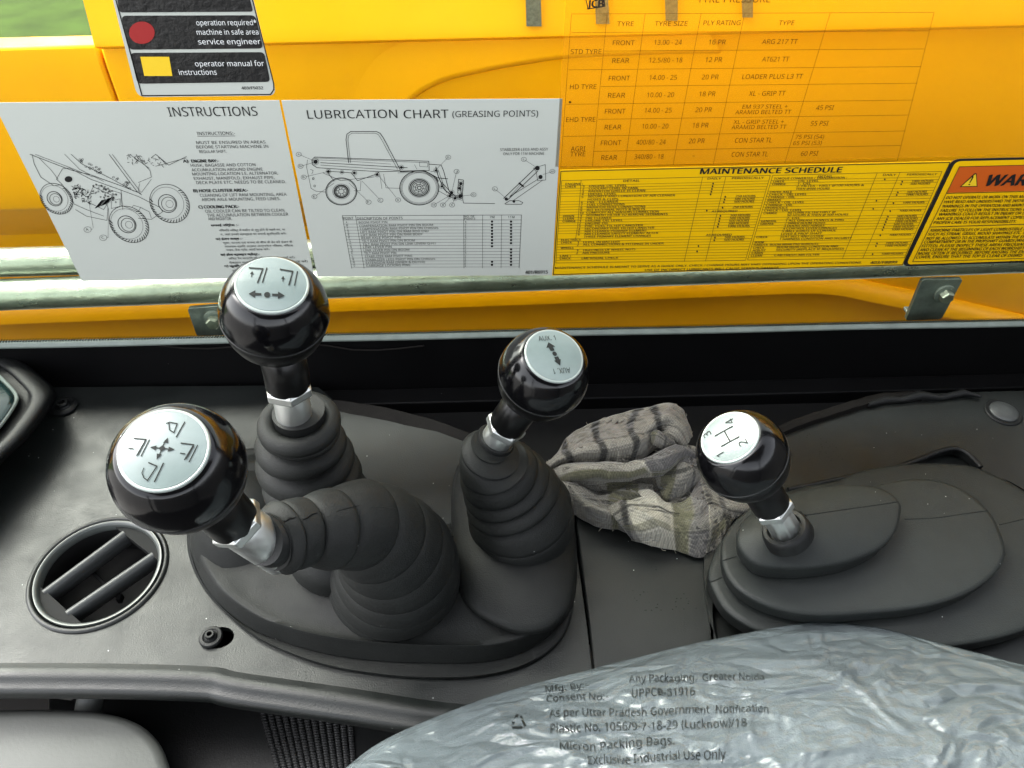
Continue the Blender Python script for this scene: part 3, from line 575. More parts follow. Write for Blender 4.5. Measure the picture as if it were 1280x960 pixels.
# warning sticker
st = sticker('warning_sticker', [(1190, 198.5), (1420, 193), (1385, 324), (1127, 332.5)], 'ink', 'yellow warning sticker with orange header and hazard triangle at right window edge', 'sticker', rad=0.006)
def poly(name, pts, m, y, rad=0.003):
    P = [np.array(wz(*p)) for p in pts]; out = []
    for i in range(len(P)):
        a, c, d = P[i-1], P[i], P[(i+1) % len(P)]; u = (a-c)/np.linalg.norm(a-c); v = (d-c)/np.linalg.norm(d-c)
        if rad:
            for k in range(6): t = k/5; out.append(tuple((1-t)**2*(c+u*rad)+2*t*(1-t)*c+t*t*(c+v*rad)))
        else: out.append(tuple(c))
    return plate(name, out, [], y+0.0001, y, m, st, axis='y')
poly('yellow_field', [(1194, 201), (1416, 196), (1382, 322), (1132.5, 330)], 'ypaper', YS-0.0002, 0.0045)
b = MB(); S([(1198.5, 207.5), (1412, 202), (1378, 319), (1140, 326.3)], .7, True); S([(1183, 240.8), (1405, 235.5)], .8); S([(1162.5, 282.8), (1394, 276)], .9)
g = cropfn(0, 0, 1.0, YS-0.0008)
poly('orange_header', [(1199, 208), (1411, 202.4), (1404.5, 234.8), (1183.5, 240.2)], 'orange', YS-0.0004, 0)
fn2 = wfn(YS-0.0009); b2 = MB()
T(b2, 'WARNING', 1228.5, 1339, 230.3, 13.5, 0.03, fn2, 0.12)
S2 = MB(); fnt = cropfn(0, 0, 1, YS-0.0006)
poly2d(b2, [(1198.7, 232.8), (1217.3, 215.6), (1219.8, 215.6), (1220.8, 232.2)], cropfn(0, 0, 1, YS-0.00065)); poly2d(b2, [(1211.6, 227.2), (1210.3, 227.2), (1214.4, 219.2), (1216.4, 219.2)], cropfn(0, 0, 1, YS-0.0010)); poly2d(b2, ell(1210.4, 229.4, 1.1, .9, 10), cropfn(0, 0, 1, YS-0.0010))
b2.obj('header_print', 'ink', st, smooth=False)
b3 = MB(); poly2d(b3, [(1200.9, 231.7), (1217.8, 216.9), (1218.8, 216.9), (1219.8, 231.2)], cropfn(0, 0, 1, YS-0.0008)); b3.obj('hazard_triangle', 'yprint', st, smooth=False)
wt = ['DO NOT OPERATE OR WORK ON THIS MACHINE UNTIL YOU', 'HAVE READ AND UNDERSTAND THE INSTRUCTIONS AND', 'WARNINGS IN THE OPERATION AND MAINTENANCE MANUAL.', 'FAILURE TO FOLLOW THE INSTRUCTIONS OR HEED THE', 'WARNINGS COULD RESULT IN INJURY OR DEATH. SEE', 'ANY JCB DEALER FOR REPLACEMENT COPIES.', 'PROPER CARE IS YOUR RESPONSIBILITY.', 'AIRBORNE PARTICLES OF LIGHT COMBUSTIBLE MATERIAL', 'SUCH AS STRAW, GRASS, WOOD SHAVINGS ETC. MUST', 'NOT BE ALLOWED TO ACCUMULATE WITHIN THE ENGINE', 'COMPARTMENT OR IN THE PROPSHAFT GUARDS (WHEN', 'FITTED). PLEASE INSPECT THESE AREAS FREQUENTLY', 'AND CLEAN AT THE BEGINNING OF EACH WORKSHIFT OR', 'MORE OFTEN IF REQUIRED. BEFORE RAISING THE ENGINE', 'COVER, ENSURE THAT THE TOP IS CLEAR OF DEBRIS']
wy = [232, 253, 275, 296, 315, 336, 356, 395, 414, 435, 453, 473, 492, 510, 528]; wx = [888, 877, 868, 860, 850, 838, 825, 806, 797, 788, 778, 766, 757, 748, 738]
b.add([], [])
for s, y, x in zip(wt, wy, wx):
    l = 960+x/4; r = l+len(s)*2.92; T(b, s, l, r, 190+y/4-(r-l)*.011+.4, 3.5, .012, wfn(YS-0.0006))
T(b, '817/00000', 1260, 1290, 327.6, 2.6, .01, wfn(YS-0.0006))
g = cropfn(0, 0, 1.0, YS-0.0006)
o = b.obj('printed_text', 'ink', st, smooth=False)
for v in o.data.vertices: v.co.y = YS-0.0006
keep(st)

# black safety sticker, upper left
st = sticker('safety_sticker', [(134, -30), (310, -30), (346, 119), (172, 121)], 'paper', 'black and silver safety sticker with white text, cut by the top edge', 'sticker', rad=0.006)
b = MB(); g = cropfn(0, 0, 1.0, YS-0.0003)
S([(138, -28), (309, -28), (342.5, 104), (342.6, 111), (338.5, 117.4), (178, 119)], 1.5, True); T(b, '403/F5032', 302.5, 329.5, 111, 3.6, .01, wfn(YS-.0003)); b.obj('border_print', 'ink', st, smooth=False)
poly('black_field', [(143, -27), (306, -27), (317, 14), (150, 15)], 'blackpaper', YS-0.0003, .002)
poly('black_field', [(152, 19), (319.5, 18.5), (329.5, 60), (162, 61.5)], 'blackpaper', YS-0.0003, .003)
poly('black_field', [(163, 65.5), (330.5, 64.5), (338.3, 101.8), (172.5, 104)], 'blackpaper', YS-0.0003, .003)
fw = wfn(YS-0.0006); b = MB()
for s, l, r, y in (('operation required*', 246.5, 321.8, 30.7), ('machine in safe area', 247, 324, 42.4), ('service engineer', 249, 326.7, 54.4), ('operator manual for', 245, 331, 81.8), ('instructions', 225, 272, 92.6)): T(b, s, l, r, y, 6.6, .004, fw)
b.obj('white_text', 'white', st, smooth=False)
b = MB(); poly2d(b, ell(178, 40, 16, 14, 24), cropfn(0, 0, 1, YS-.0006)); b.obj('red_disc', 'red', st, smooth=False)
b = MB(); poly2d(b, [(176, 70), (212, 70), (216, 94), (181, 94)], cropfn(0, 0, 1, YS-.0006)); b.obj('yellow_square', 'yprint', st, smooth=False)
keep(st)

# ================================================================== BOOM AND TUBES OUTSIDE
SH = 0.018
YB = 0.72
def bz(py): return PW(640, py, YB).z-SH*PW(640, py, YB).x
boom = thing('lifting_boom', (0, YB+.1, bz(420)), 'yellow painted steel lifting boom outside behind the window', 'boom')
def bpt(px, py, y=YB):
    return PW(px, py, y)
xs = list(np.linspace(-1.9, 1.9, 40))
b = MB()
z48, z255, z300 = bz(46), bz(252), bz(296)
prof = [(YB+.30, z48+.34), (YB+.12, z48+.17), (YB+.012, z48+.006), (YB+.012, z48), (YB+0.006, z48-.001), (YB+.004, z48-.02), (YB+.004, z255+.012), (YB+.006, z255+.003), (YB+.013, z255-.001), (YB+.050, z300-.010), (YB+.052, z300-.2), (YB+.30, z300-.2)]
b.rings([[(x, y, z+SH*x) for y, z in prof] for x in np.linspace(-0.335, 1.9, 30)])
b.obj('main_plate', 'yellow', boom, bevel=0.003, angle=25)
b = MB()
prof2 = [(YB+.30, z48-.22), (YB+.045, z48-.006), (YB+.02, z48-.004)]+[(y, z) for y, z in prof[4:]]
b.rings([[(x, y-(0.0), z+SH*x) for y, z in prof2] for x in np.linspace(-1.9, -0.337, 20)]); b.obj('nose_plate', 'yellow', boom, bevel=0.003, angle=25)
# upper overlapping plate whose lip runs along the groove, and the curved doubler
b = MB(); xsb = np.linspace(-0.333, 1.9, 90)
b.rings([[(x, YB+yy-0.002, z48+zz+SH*x) for yy, zz in ((.012, .07), (-.002, .012), (-.0045, .005), (-.0048, .0022), (.0035, -.0030), (.010, -.0032))] for x in xsb]); b.obj('lip_flange', 'yellow', boom, angle=60)
cur = spline([(470, 200), (505, 132), (545, 102), (600, 87), (655, 77), (715, 69), (835, 64), (900, 63)], 8, False)
b = MB(); P = [bpt(p[0], p[1]) for p in cur]
b.rings([[(p.x+dx, YB+dy, p.z+dz) for dx, dy, dz in ((-.032, .0038, .034), (-.008, .000, .010), (-.002, -.0014, .0025), (0, -.0016, .0008), (.002, .0038, -.0042), (.002, .006, -.0042))] for p in P], closed=False); b.obj('curved_doubler', 'yellow', boom, angle=60)
# lower recessed plate and its raised rib
b = MB(); b.rings([[(x, y, z+SH*x) for y, z in ((YB+.050, z300-.006), (YB+.047, z300-.03), (YB+.062, bz(460)), (YB+.09, bz(460)), (YB+.09, z300))] for x in xs]); b.obj('lower_plate', 'yellow', boom, bevel=0.002)
yr = YB+.035
ribc = spline([(-400, 415), (-100, 402), (0, 398.5), (400, 383), (700, 372), (960, 361), (1040, 361), (1100, 372), (1215, 396), (1320, 420)], 10, False)
b = MB(); P = [PW(p[0], p[1], yr) for p in ribc]; rr = []
for i, p in enumerate(P):
    t = (P[min(i+1, len(P)-1)]-P[max(i-1, 0)]).normalized(); n_ = Vector((-t.z, 0, t.x))
    rr.append([p+n_*a+Vector((0, c, 0)) for a, c in ((.0115, .03), (.0105, .012), (.004, .004), (-.003, .0), (-.0085, -.001), (-.0105, .003), (-.0105, .03))])
b.rings(rr); b.obj('raised_rib', 'yellow', boom, angle=50)
for x0, x1, x2, x3, yb in ((656, 675, 658, 677, 33), (742, 758, 745, 762, 30), (830, 848, 832, 847, 26), (926, 942, 928, 941, 22)):
    b = MB(); b.add([bpt(x0, -40, YB-.008), bpt(x1, -40, YB-.008), bpt(x3, yb, YB-.008), bpt(x2, yb, YB-.008), bpt(x0, -40, YB-.004), bpt(x1, -40, YB-.004), bpt(x3, yb, YB-.004), bpt(x2, yb, YB-.004)], [(0, 1, 2, 3), (7, 6, 5, 4), (0, 4, 5, 1), (1, 5, 6, 2), (2, 6, 7, 3), (3, 7, 4, 0)])
    b.obj('hanging_strip', 'greystripe', boom, smooth=False)
keep(boom)
# guard rails
def rail(pl, pr, y, r, label):
    a = PW(*pl, y); c = PW(*pr, y); d = (c-a)
    root = thing('guard_rail', a+d*.5-Vector((0, 0, r)), label, 'rail', 'galvanised tubes of the window guard')
    b = MB(); b.tube([a-d*.35+d*1.7*t/20 for t in range(21)], r, 32); b.obj('tube', 'galv', root)
    return root, a, d
r1, a1, d1 = rail((0, 368.5), (1280, 322), 0.556, 0.0139, 'lower galvanised guard tube outside the window, crossing right below the stickers')
keep(r1)
r2, a2, d2 = rail((0, 328), (397, 317.5), 0.575, 0.0128, 'upper galvanised guard tube outside the window, seen left of the instruction sticker'); keep(r2)
def bracket(pts, bolt, label, br):
    root = thing('rail_bracket', PW(sum(p[0] for p in pts)/len(pts), max(p[1] for p in pts), .54), label, 'bracket', 'bolted brackets of the window guard')
    P = [PW(p[0], p[1], .54) for p in pts]; P = [(p.x, p.z) for p in P]; out = []
    for i in range(len(P)):
        a, c, d = np.array(P[i-1]), np.array(P[i]), np.array(P[(i+1) % len(P)]); u = (a-c)/np.linalg.norm(a-c); v = (d-c)/np.linalg.norm(d-c); rd = .003
        for k in range(5): t = k/4; out.append(tuple((1-t)**2*(c+u*rd)+2*t*(1-t)*c+t*t*(c+v*rd)))
    plate('plate', out, [], .544, .540, 'bracket', root, bevel=.0008, axis='y')
    c = PW(*bolt, .538); b = MB(); lathe(b, [(br*1.5, .002), (br*1.5, .0045), (br*1.3, .005), (br*.6, .005)], c+Vector((0, .004, 0)), (0, -1, 0), 32, True, True); b.obj('washer', 'bracket', root)
    b = MB(); lathe(b, [(br, 0), (br, .005), (br*.85, .0062), (br*.4, .0064)], c+Vector((0, -.001, 0)), (0, -1, 0), 6, True, True); b.obj('bolt_head', 'galv', root, angle=20)
    b = MB(); b.box(PW(sum(p[0] for p in pts[-2:])/2, pts[-1][1], .548)+Vector((0, .01, .004)), (.030, .012, .003)); b.obj('foot', 'bracket', root, bevel=.001); keep(root)
bracket([(1153, 350), (1204, 349), (1177, 399), (1132, 401)], (1181, 368), 'galvanised bracket with bolt right of the grey seal, below the warning sticker', .0062)
bracket([(234, 386), (305, 380), (330, 418), (246, 420)], (268, 400), 'galvanised bracket with bolt half hidden behind the upper left knob', .0062)
# ================================================================== CONSOLE DECK
def hpts(pts, h=0.0, n=0):
    P = [(PH(x, y, h).x, PH(x, y, h).y) for x, y in pts]
    return [tuple(p) for p in spline(P, n)] if n else P
con = thing('side_console', (0.05, 0.35, -0.05), 'dark grey moulded plastic console deck carrying the levers', 'console')
VC = PH(124, 715, 0.0); VR = 0.0480
SC = PH(274, 797, 0); slot = [(SC.x+.0100*math.cos(a*math.pi/12), SC.y+.0080*math.sin(a*math.pi/12)) for a in range(24)]
left_out = hpts([(-120, 486), (60, 484), (330, 482), (398, 484), (424, 506), (470, 517), (540, 536), (600, 556), (660, 590), (706, 622), (714, 630)], 0)+hpts([(722, 700), (733, 780), (741, 850), (760, 905)], 0)+hpts([(560, 888), (440, 868), (300, 848), (256, 840), (100, 836), (-160, 836)], 0)
pl = plate('deck_panel', left_out, [circ(VC.x, VC.y, VR*0.96, 64), slot], -0.006, 0.0, 'deck', con)
mid_out = hpts([(717, 628), (760, 610), (900, 604), (935, 640), (905, 700), (893, 760), (900, 810), (930, 880), (960, 950), (764, 905), (744, 850), (736, 780), (725, 700)], -0.002)
plate('centre_panel', mid_out, [], -0.010, -0.0035, 'deck', con, bevel=0.0015)
right_out = hpts([(975, 541), (1020, 524), (1072, 508), (1100, 500), (1140, 494), (1210, 491), (1500, 484), (1560, 980), (900, 980), (890, 760), (905, 690), (940, 625), (975, 612)], 0.0)
hole = hpts([(880, 700), (900, 650), (960, 622), (1030, 604), (1085, 592), (1120, 585), (1150, 575), (1175, 565), (1196, 562), (1212, 570), (1224, 583), (1232, 592), (1275, 610), (1330, 660), (1360, 760), (1250, 800), (1100, 830), (960, 840), (895, 800)], 0.0, 4)
plate('rear_panel', right_out, [hole], -0.007, 0.001, 'deck', con, bevel=0.002)
b = MB(); hp = [PH(p[0], p[1], 0.0022) for p in spline([(985, 612), (1030, 603), (1085, 591), (1120, 584), (1150, 574), (1175, 564), (1196, 561), (1212, 569), (1226, 584)], 5, False)]; b.tube(hp, 0.0022, 10); b.obj('edge_seal', 'binn', con)
plate('inner_plate', [(x*1.0, y) for x, y in hpts([(870, 700), (900, 640), (980, 600), (1120, 575), (1196, 556), (1240, 590), (1380, 690), (1370, 800), (1100, 860), (880, 820)], -.008)], [], -.012, -.008, 'deck', con)
# folded ledge behind the left deck and the dark brown weather seal
b = MB(); P = [PH(p[0], p[1], 0.004) for p in [(398, 497), (430, 500), (480, 508), (540, 523), (600, 545), (650, 575), (700, 610)]]; Q_ = [PH(p[0], p[1], -0.002) for p in [(398, 515), (440, 526), (490, 536), (550, 548), (600, 566), (650, 592), (690, 625)]]
b.rings([[p, p+Vector((0, 0, -.004)), q+Vector((0, 0, -.004)), q] for p, q in zip(P, Q_)]); b.obj('weather_seal', 'tape', con, bevel=.001)
b = MB(); P = [PH(p[0], p[1], 0.003) for p in spline([(860, 585), (900, 570), (960, 546), (1010, 527), (1060, 511), (1100, 500), (1150, 496)], 6, False)]
b.rings([[p+Vector((0, a, c+0.0004*math.sin(i*2.1)+.0003*math.sin(i*5.3))) for a, c in ((-.004, -.002), (-.003, .003), (.002, .004), (.006, .002), (.006, -.006))] for i, p in enumerate(P)]); b.obj('sealant_edge', 'tape', con)
b = MB(); P = [PH(p[0], p[1], 0.004) for p in [(1085, 507), (1105, 500), (1125, 499), (1150, 496), (1175, 495), (1205, 493), (1225, 494)]]; b.tube([p+Vector((0, .003*math.sin(i*3), .001*math.cos(i*2.3))) for i, p in enumerate(P)], [.002, .004, .003, .0045, .003, .0035, .001], 10); b.obj('silicone_smear', 'binn', con)
# front lip roll and front skirt
fr = spline(hpts([(-160, 836), (100, 836), (256, 840), (300, 848), (440, 868), (560, 886), (760, 904), (960, 950)], 0), 6, False)
b = MB(); rr = []
for i, p in enumerate(fr):
    q = np.array(fr[min(i+1, len(fr)-1)])-np.array(fr[max(i-1, 0)]); q /= np.linalg.norm(q); n_ = np.array((q[1], -q[0]))
    if n_[1] > 0: n_ = -n_
    rr.append([(p[0]+n_[0]*a, p[1]+n_[1]*a, z) for a, z in ((-.012, -.001), (-.004, .0), (0, .0022), (.004, .003), (.008, .0018), (.011, -.0015), (.0125, -.001), (.0155, -.004), (.016, -.010), (.012, -.016), (-.004, -.018), (-.012, -.018))])
b.rings(rr); b.obj('front_lip', 'deck', con, angle=70)
b = MB(); b.rings([[(p[0], p[1]+a, z) for a, z in ((-.002, -.016), (.002, -.016), (.060, -.16), (.056, -.16))] for p in fr]); b.obj('front_skirt', 'void', con)  # near-black unlike the deck: shade below the lip put into the colour
b = MB(); b.box((0.05, 0.415, -0.030), (1.5, 0.30, 0.004)); b.obj('underside_tray', 'void', con, smooth=False)
keep(con)

# screws and plug
def screw(px, py, h, r, label, m='binn', k=1):
    p = PH(px, py, h); root = thing('panel_screw', p, label, 'screw', 'washer screws of the console deck')
    b = MB(); lathe(b, [(r, 0), (r, .0012), (r*.9, .0022), (r*.68, .0024), (r*.62, .0018), (r*.55, .0016), (r*.45, .003)], p, (0, 0, 1), 40, True, True); b.obj('washer', m, root)
    b = MB(); lathe(b, [(r*.42, .002), (r*.42, .0048), (r*.36, .0056), (r*.22, .0056)], p, (0, 0, 1), 32, True, False); b.obj('screw_head', m, root)
    b = MB(); lathe(b, [(r*.22, .0056), (r*.2, .003)], p, (0, 0, 1), 6, False, True); b.obj('hex_socket', 'void', root, smooth=False)
    keep(root)
screw(80, 508, 0.001, .0117, 'dark washer screw at the far left corner of the console deck')
screw(264, 797, 0.001, .0080, 'dark washer screw in an oval slot near the front edge of the deck')
p = PH(1254, 516, .001); t = thing('blanking_plug', p, 'round grey blanking plug in the deck at far right', 'plug')
b = MB(); lathe(b, [(.0160, 0), (.0160, .0008), (.0150, .0014), (.0128, .0010)], p, (0, 0, 1), 48, True, True); b.obj('collar', 'binn', t)
b = MB(); lathe(b, [(.0122, .0), (.0122, .0022), (.0108, .0032), (.004, .0036), (.0, .0036)], p, (0, 0, 1), 48, True, False); b.obj('plug_face', 'plug', t); keep(t)

# air vent ------------------------------------------------------------------
t = thing('air_vent', (VC.x, VC.y, 0), 'round air vent with two angled blades in the left of the deck', 'vent')
b = MB(); lathe(b, [(.0465, -.004), (.0480, -.001), (.0490, .0008), (.0482, .0018), (.0468, .0021), (.0456, .0014), (.0448, -.001), (.0440, -.012)], VC, (0, 0, 1), 96); b.obj('bezel', 'deck', t, angle=60)
b = MB(); lathe(b, [(.0445, .0006), (.0441, .0022), (.0424, .0022), (.0412, .0005), (.0402, -.006), (.0390, -.030)], VC, (0, 0, 1), 96); b.obj('swivel_ring', 'ring', t, angle=60)
b = MB(); lathe(b, [(.0397, -.0035), (.0385, -.010), (.0385, -.045), (.0, -.046)], VC, (0, 0, 1), 48); b.obj('duct', 'void', t)  # near-black lining paints the vent's inner shade over the ring wall
a_ = PH(60, 745); c_ = PH(152, 672); sdir_ = (c_-a_).normalized(); nn = Vector((-sdir_.y, sdir_.x, 0))
def chord(off, sgn):                       # flat shoulder across each end of the blades
    a0 = math.acos(off/.0412); base = math.atan2(sdir_.y, sdir_.x)+(0 if sgn > 0 else math.pi)
    P = [(VC.x+.0412*math.cos(base-a0+2*a0*k/16), VC.y+.0412*math.sin(base-a0+2*a0*k/16)) for k in range(17)]
    plate('shoulder', P, [], -.008, -.0015, 'shoulder', t, bevel=.0006)
chord(.0315, 1); chord(.0315, -1)
for (x0, y0, x1, y1) in ((55, 742, 156, 667), (84, 768, 192, 694)):
    a = PH(x0, y0, -.003); c = PH(x1, y1, -.003); d = (c-a).normalized(); up = Vector((0, 0, 1)); s_ = d.cross(up).normalized()
    b = MB(); rr = []
    for p in (a, c): rr.append([p+s_*u+up*v for u, v in ((-.0040, -.003), (-.0034, .0004), (-.0014, .0024), (.0012, .0026), (.0032, .0008), (.0040, -.003), (.0030, -.009), (.0008, -.014), (-.0006, -.014), (-.0018, -.009))])
    b.rings(rr); b.obj('blade', 'plug', t, angle=50)
a = PH(108, 708, -.018); c = PH(150, 748, -.018)
b = MB(); b.tube([a, c], .0016, 10); b.box(a, (.003, .005, .006)); b.box(c, (.003, .005, .006)); b.obj('link_bar', 'void', t)
keep(t)

# ================================================================== GAITER BASE MOULDING
gb = thing('gaiter_base', PH(450, 760, 0), 'black rubber base moulding of the three left levers', 'rubber base')
N_ = 160
def loop3(pts, h, n=N_, k=8):
    L_ = resample([tuple(p) for p in spline([tuple(PH(x, y, h)) for x, y in pts], k)], n); return [Vector(p) for p in L_]
def align(ls):                              # give neighbouring loops the same starting point
    out = [ls[0]]
    for l in ls[1:]:
        ref = out[-1]; best = min(range(0, len(l), 2), key=lambda s: sum((l[(i+s) % len(l)]-ref[i]).length_squared for i in range(0, len(l), 8)))
        out.append(l[best:]+l[:best])
    return out
flange = [(237, 640), (235, 690), (256, 738), (303, 785), (345, 810), (407, 832), (470, 843), (532, 848), (600, 846), (655, 833), (692, 810), (712, 780), (719, 735), (719, 690), (716, 650), (690, 625), (620, 628), (560, 655), (500, 650), (452, 640), (428, 600), (380, 566), (300, 562), (255, 592)]
foot = [(241, 642), (240, 690), (262, 740), (306, 780), (350, 800), (410, 817), (470, 825), (535, 828), (600, 827), (650, 816), (684, 795), (703, 768), (712, 730), (713, 690), (710, 656), (684, 634), (620, 636), (560, 662), (500, 657), (448, 646), (424, 608), (380, 574), (305, 570), (262, 600)]
top0 = [(247, 648), (250, 690), (275, 735), (318, 768), (362, 786), (415, 798), (470, 804), (535, 808), (600, 808), (645, 800), (678, 782), (696, 756), (704, 722), (706, 690), (702, 664), (676, 644), (620, 646), (562, 670), (500, 664), (444, 653), (420, 616), (380, 582), (310, 578), (268, 607)]
def inset(pts, c, k): return [(c[0]+(x-c[0])*k, c[1]+(y-c[1])*k) for x, y in pts]
cc = (470, 735)
ls = align([loop3(flange, -.004), loop3(flange, .0025), loop3(inset(flange, cc, .985), .0045), loop3(inset(foot, cc, 1.005), .0035), loop3(foot, .006), loop3(inset(top0, cc, 1.02), .0145), loop3(top0, .0185), loop3(inset(top0, cc, .975), .0195), loop3(inset(top0, cc, .9), .0175), loop3(inset(top0, (450, 730), .72), .020), loop3(inset(top0, (450, 730), .4), .024), loop3(inset(top0, (450, 730), .05), .026)])
b = MB(); b.rings(ls, False, True); o = b.obj('base_moulding', 'rubber', gb, angle=75)
# soft hump at the left shoulder and round mounting seats under the gaiters
b = MB(); P0 = PH(318, 668, .0)
lathe(b, [(.045, .010), (.040, .020), (.033, .034), (.024, .045), (.012, .051), (.0, .053)], P0, (-.05, .1, 1), 48); b.obj('shoulder', 'rubber', gb)
ped = [(569, 600), (567, 680), (573, 735), (593, 766), (636, 789), (671, 792), (699, 777), (716, 747), (719, 690), (712, 640), (690, 590), (640, 565), (590, 570)]
pc = (645, 670)
def pedl(k, h, dy=0): return loop3([(x, y+dy) for x, y in inset(ped, pc, k)], h, 96)
ls = align([pedl(1.03, .004), pedl(1.005, .012), pedl(1.0, .020), pedl(.99, .0245), pedl(.96, .0275), pedl(.9, .030, -2), pedl(.78, .034, -8), pedl(.6, .038, -16), pedl(.3, .040, -20)])
b = MB(); b.rings(ls, False, True); b.obj('tall_seat', 'rubber', gb, angle=75)
keep(gb)

# ================================================================== LEVERS
def gaiter(root, st, prof='shingle', name='gaiter', m='rubber', collar=None, nlast=True):
    """st: (px, py, height, radius px, radius stretch y) ring edges from the top down"""
    c = [PH(s[0], s[1], s[2]) for s in st]; r = [s[3]*depth(p)/F for s, p in zip(st, c)]
    cs = [Vector(p) for p in c]; n = len(cs)
    T_ = []
    for i in range(n):
        t = (cs[min(i+1, n-1)]-cs[max(i-1, 0)]); T_.append(t.normalized())
        if len(st[i]) > 4 and st[i][4] is not None: T_[i] = Vector(st[i][4]).normalized()
    b = MB(); rr = []
    pf = {'shingle': [(0, 0, 1.0), (.05, 0, .99), (.07, 0, .96), (.06, 0, .88), (.06, 0, .80), (.09, .0, .80), (.13, .06, .87), (.20, .16, .93), (.33, .36, .97), (.52, .60, .99), (.72, .82, 1.0), (.88, .95, 1.006)],
          'torus': [(0, .66), (.06, .70), (.14, .83), (.28, .95), (.42, .99), (.56, 1.0), (.70, .985), (.82, .94), (.92, .82), (.97, .71)]}[prof]
    ref = Vector((1, 0, 0))
    for i in range(n-1):
        for e in pf:
            t, w_, k = e if len(e) == 3 else (e[0], e[0], e[1])
            p = cs[i].lerp(cs[i+1], t); ax = T_[i].lerp(T_[i+1], t).normalized(); q = r[i]*(1-w_)+r[i+1]*w_
            u = (ref-ax*ref.dot(ax)).normalized(); v = ax.cross(u); ref = u
            rr.append([p+(u*math.cos(a*2*math.pi/72)+v*math.sin(a*2*math.pi/72))*q*k*(1+.006*math.sin(3*a*2*math.pi/72+i*1.7)) for a in range(72)])
    p = cs[-1]; ax = T_[-1]; u = (ref-ax*ref.dot(ax)).normalized(); v = ax.cross(u)
    for k, dz in ((1.0, 0), (.97, .003), (.9, .004)): rr.append([p+ax*dz+(u*math.cos(a*2*math.pi/72)+v*math.sin(a*2*math.pi/72))*r[-1]*k for a in range(72)])
    b.rings(rr, True, True); return b.obj(name, m, root, angle=80)
KR = 0.0275
def knob(root, K, ax, upimg, marks, S_=None):
    """K centre, ax axis, upimg image direction that is 'up' for the print; marks(fn) -> list of (name, MB, material)"""
    ax = Vector(ax).normalized()
    b = MB(); lathe(b, [(.0172, .0215), (.0182, .0216), (.0200, .0200), (.0225, .0172), (.0246, .0134), (.0262, .0090), (.0272, .0045), (.0275, .0012), (.0275, -.0004), (.0271, -.0010)], K, ax, 96, True); kb = b.obj('knob_top', 'knob', root, angle=60)
    b = MB(); lathe(b, [(.0266, -.0008), (.0270, -.0016), (.0270, -.0032), (.0266, -.0065), (.0257, -.0105), (.0240, -.0152), (.0214, -.0196), (.0184, -.0230), (.0160, -.0250), (.0120, -.0262), (.0050, -.0262)], K, ax, 96, False, True); b.obj('knob_base', 'knobneck', root, angle=60)
    b = MB(); lathe(b, [(.0272+.00045*math.cos(a*math.pi/4), -.0011+.00045*math.sin(a*math.pi/4)) for a in range(9)], K, ax, 96); b.obj('seam_ring', 'seamring', root)
    b = MB(); P = [Vector(p) for p in spline([tuple(K-ax*.018), tuple(K-ax*.027), tuple(K.lerp(S_, .72)), tuple(S_)], 8, False)]; b.tube(P, [.0170-.0048*min(1, max(0, (i-3))/8)**.6 for i in range(len(P))], 48); b.obj('knob_neck', 'knobneck', root, angle=60)
    b = MB(); lathe(b, [(.0176, .0206), (.0177, .0220), (.0174, .0227), (.0168, .0229), (.0163, .0226)], K, ax, 72, True, True); cr = b.obj('cap_rim', 'caprim', root, angle=60)
    dome = lambda r: .0229+.0012*(1-(r/.0163)**2)
    b = MB(); lathe(b, [(.0165, .0220)]+[(r, dome(r)) for r in np.linspace(.0163, 0, 12)], K, ax, 72); cap = b.obj('cap', 'cap', root)
    up = IMG(*upimg); up = (up-ax*up.dot(ax)).normalized(); rt = up.cross(ax)
    if rt.dot(IMG(-upimg[1], upimg[0])) < 0: rt = -rt
    def fn(x, y): r = math.hypot(x, y)*.0165; return K+rt*x*.0165+up*y*.0165+ax*(dome(min(r, .0163))+.00036)
    mb = MB(); marks(mb, fn); mb.obj('cap_print', 'ink_grey', cap, smooth=False)
def stem(root, S_, ax, L0, L1, r=.0100, flutes=False, nutr=.0138):
    ax = Vector(ax).normalized(); K = S_+ax*.049
    b = MB(); lathe(b, [(nutr*.86, -.0485), (nutr, -.0500), (nutr, -.0545), (nutr*.88, -.0562)], K, ax, 6, True, True); b.obj('lock_nut', 'steel', root, bevel=.0005, angle=20)
    b = MB(); nf = 40 if flutes else 48
    a = ax.orthogonal().normalized(); c = ax.cross(a); rr = []
    for z, k in ((-.055, .92), (-.057, 1.0), (-L1*.5-.028, 1.0), (-L1, .98)):
        rr.append([K+ax*z+(a*math.cos(j*2*math.pi/nf)+c*math.sin(j*2*math.pi/nf))*r*k*(1-(.06 if flutes and j % 4 in (0, 1) else 0)) for j in range(nf)])
    b.rings(rr, True, True); b.obj('stem', 'steel', root, angle=30)
def solve(Kp, px, py, L):
    k = PD(*Kp); lo, hi = Kp[2], Kp[2]+L*1.3; best = None
    for i in range(3000):
        d = lo+(hi-lo)*i/2999; e = abs((PD(px, py, d)-k).length-L)
        if best is None or e < best[0]: best = (e, d)
    s = PD(px, py, best[1]); return k, s, (k-s).normalized()

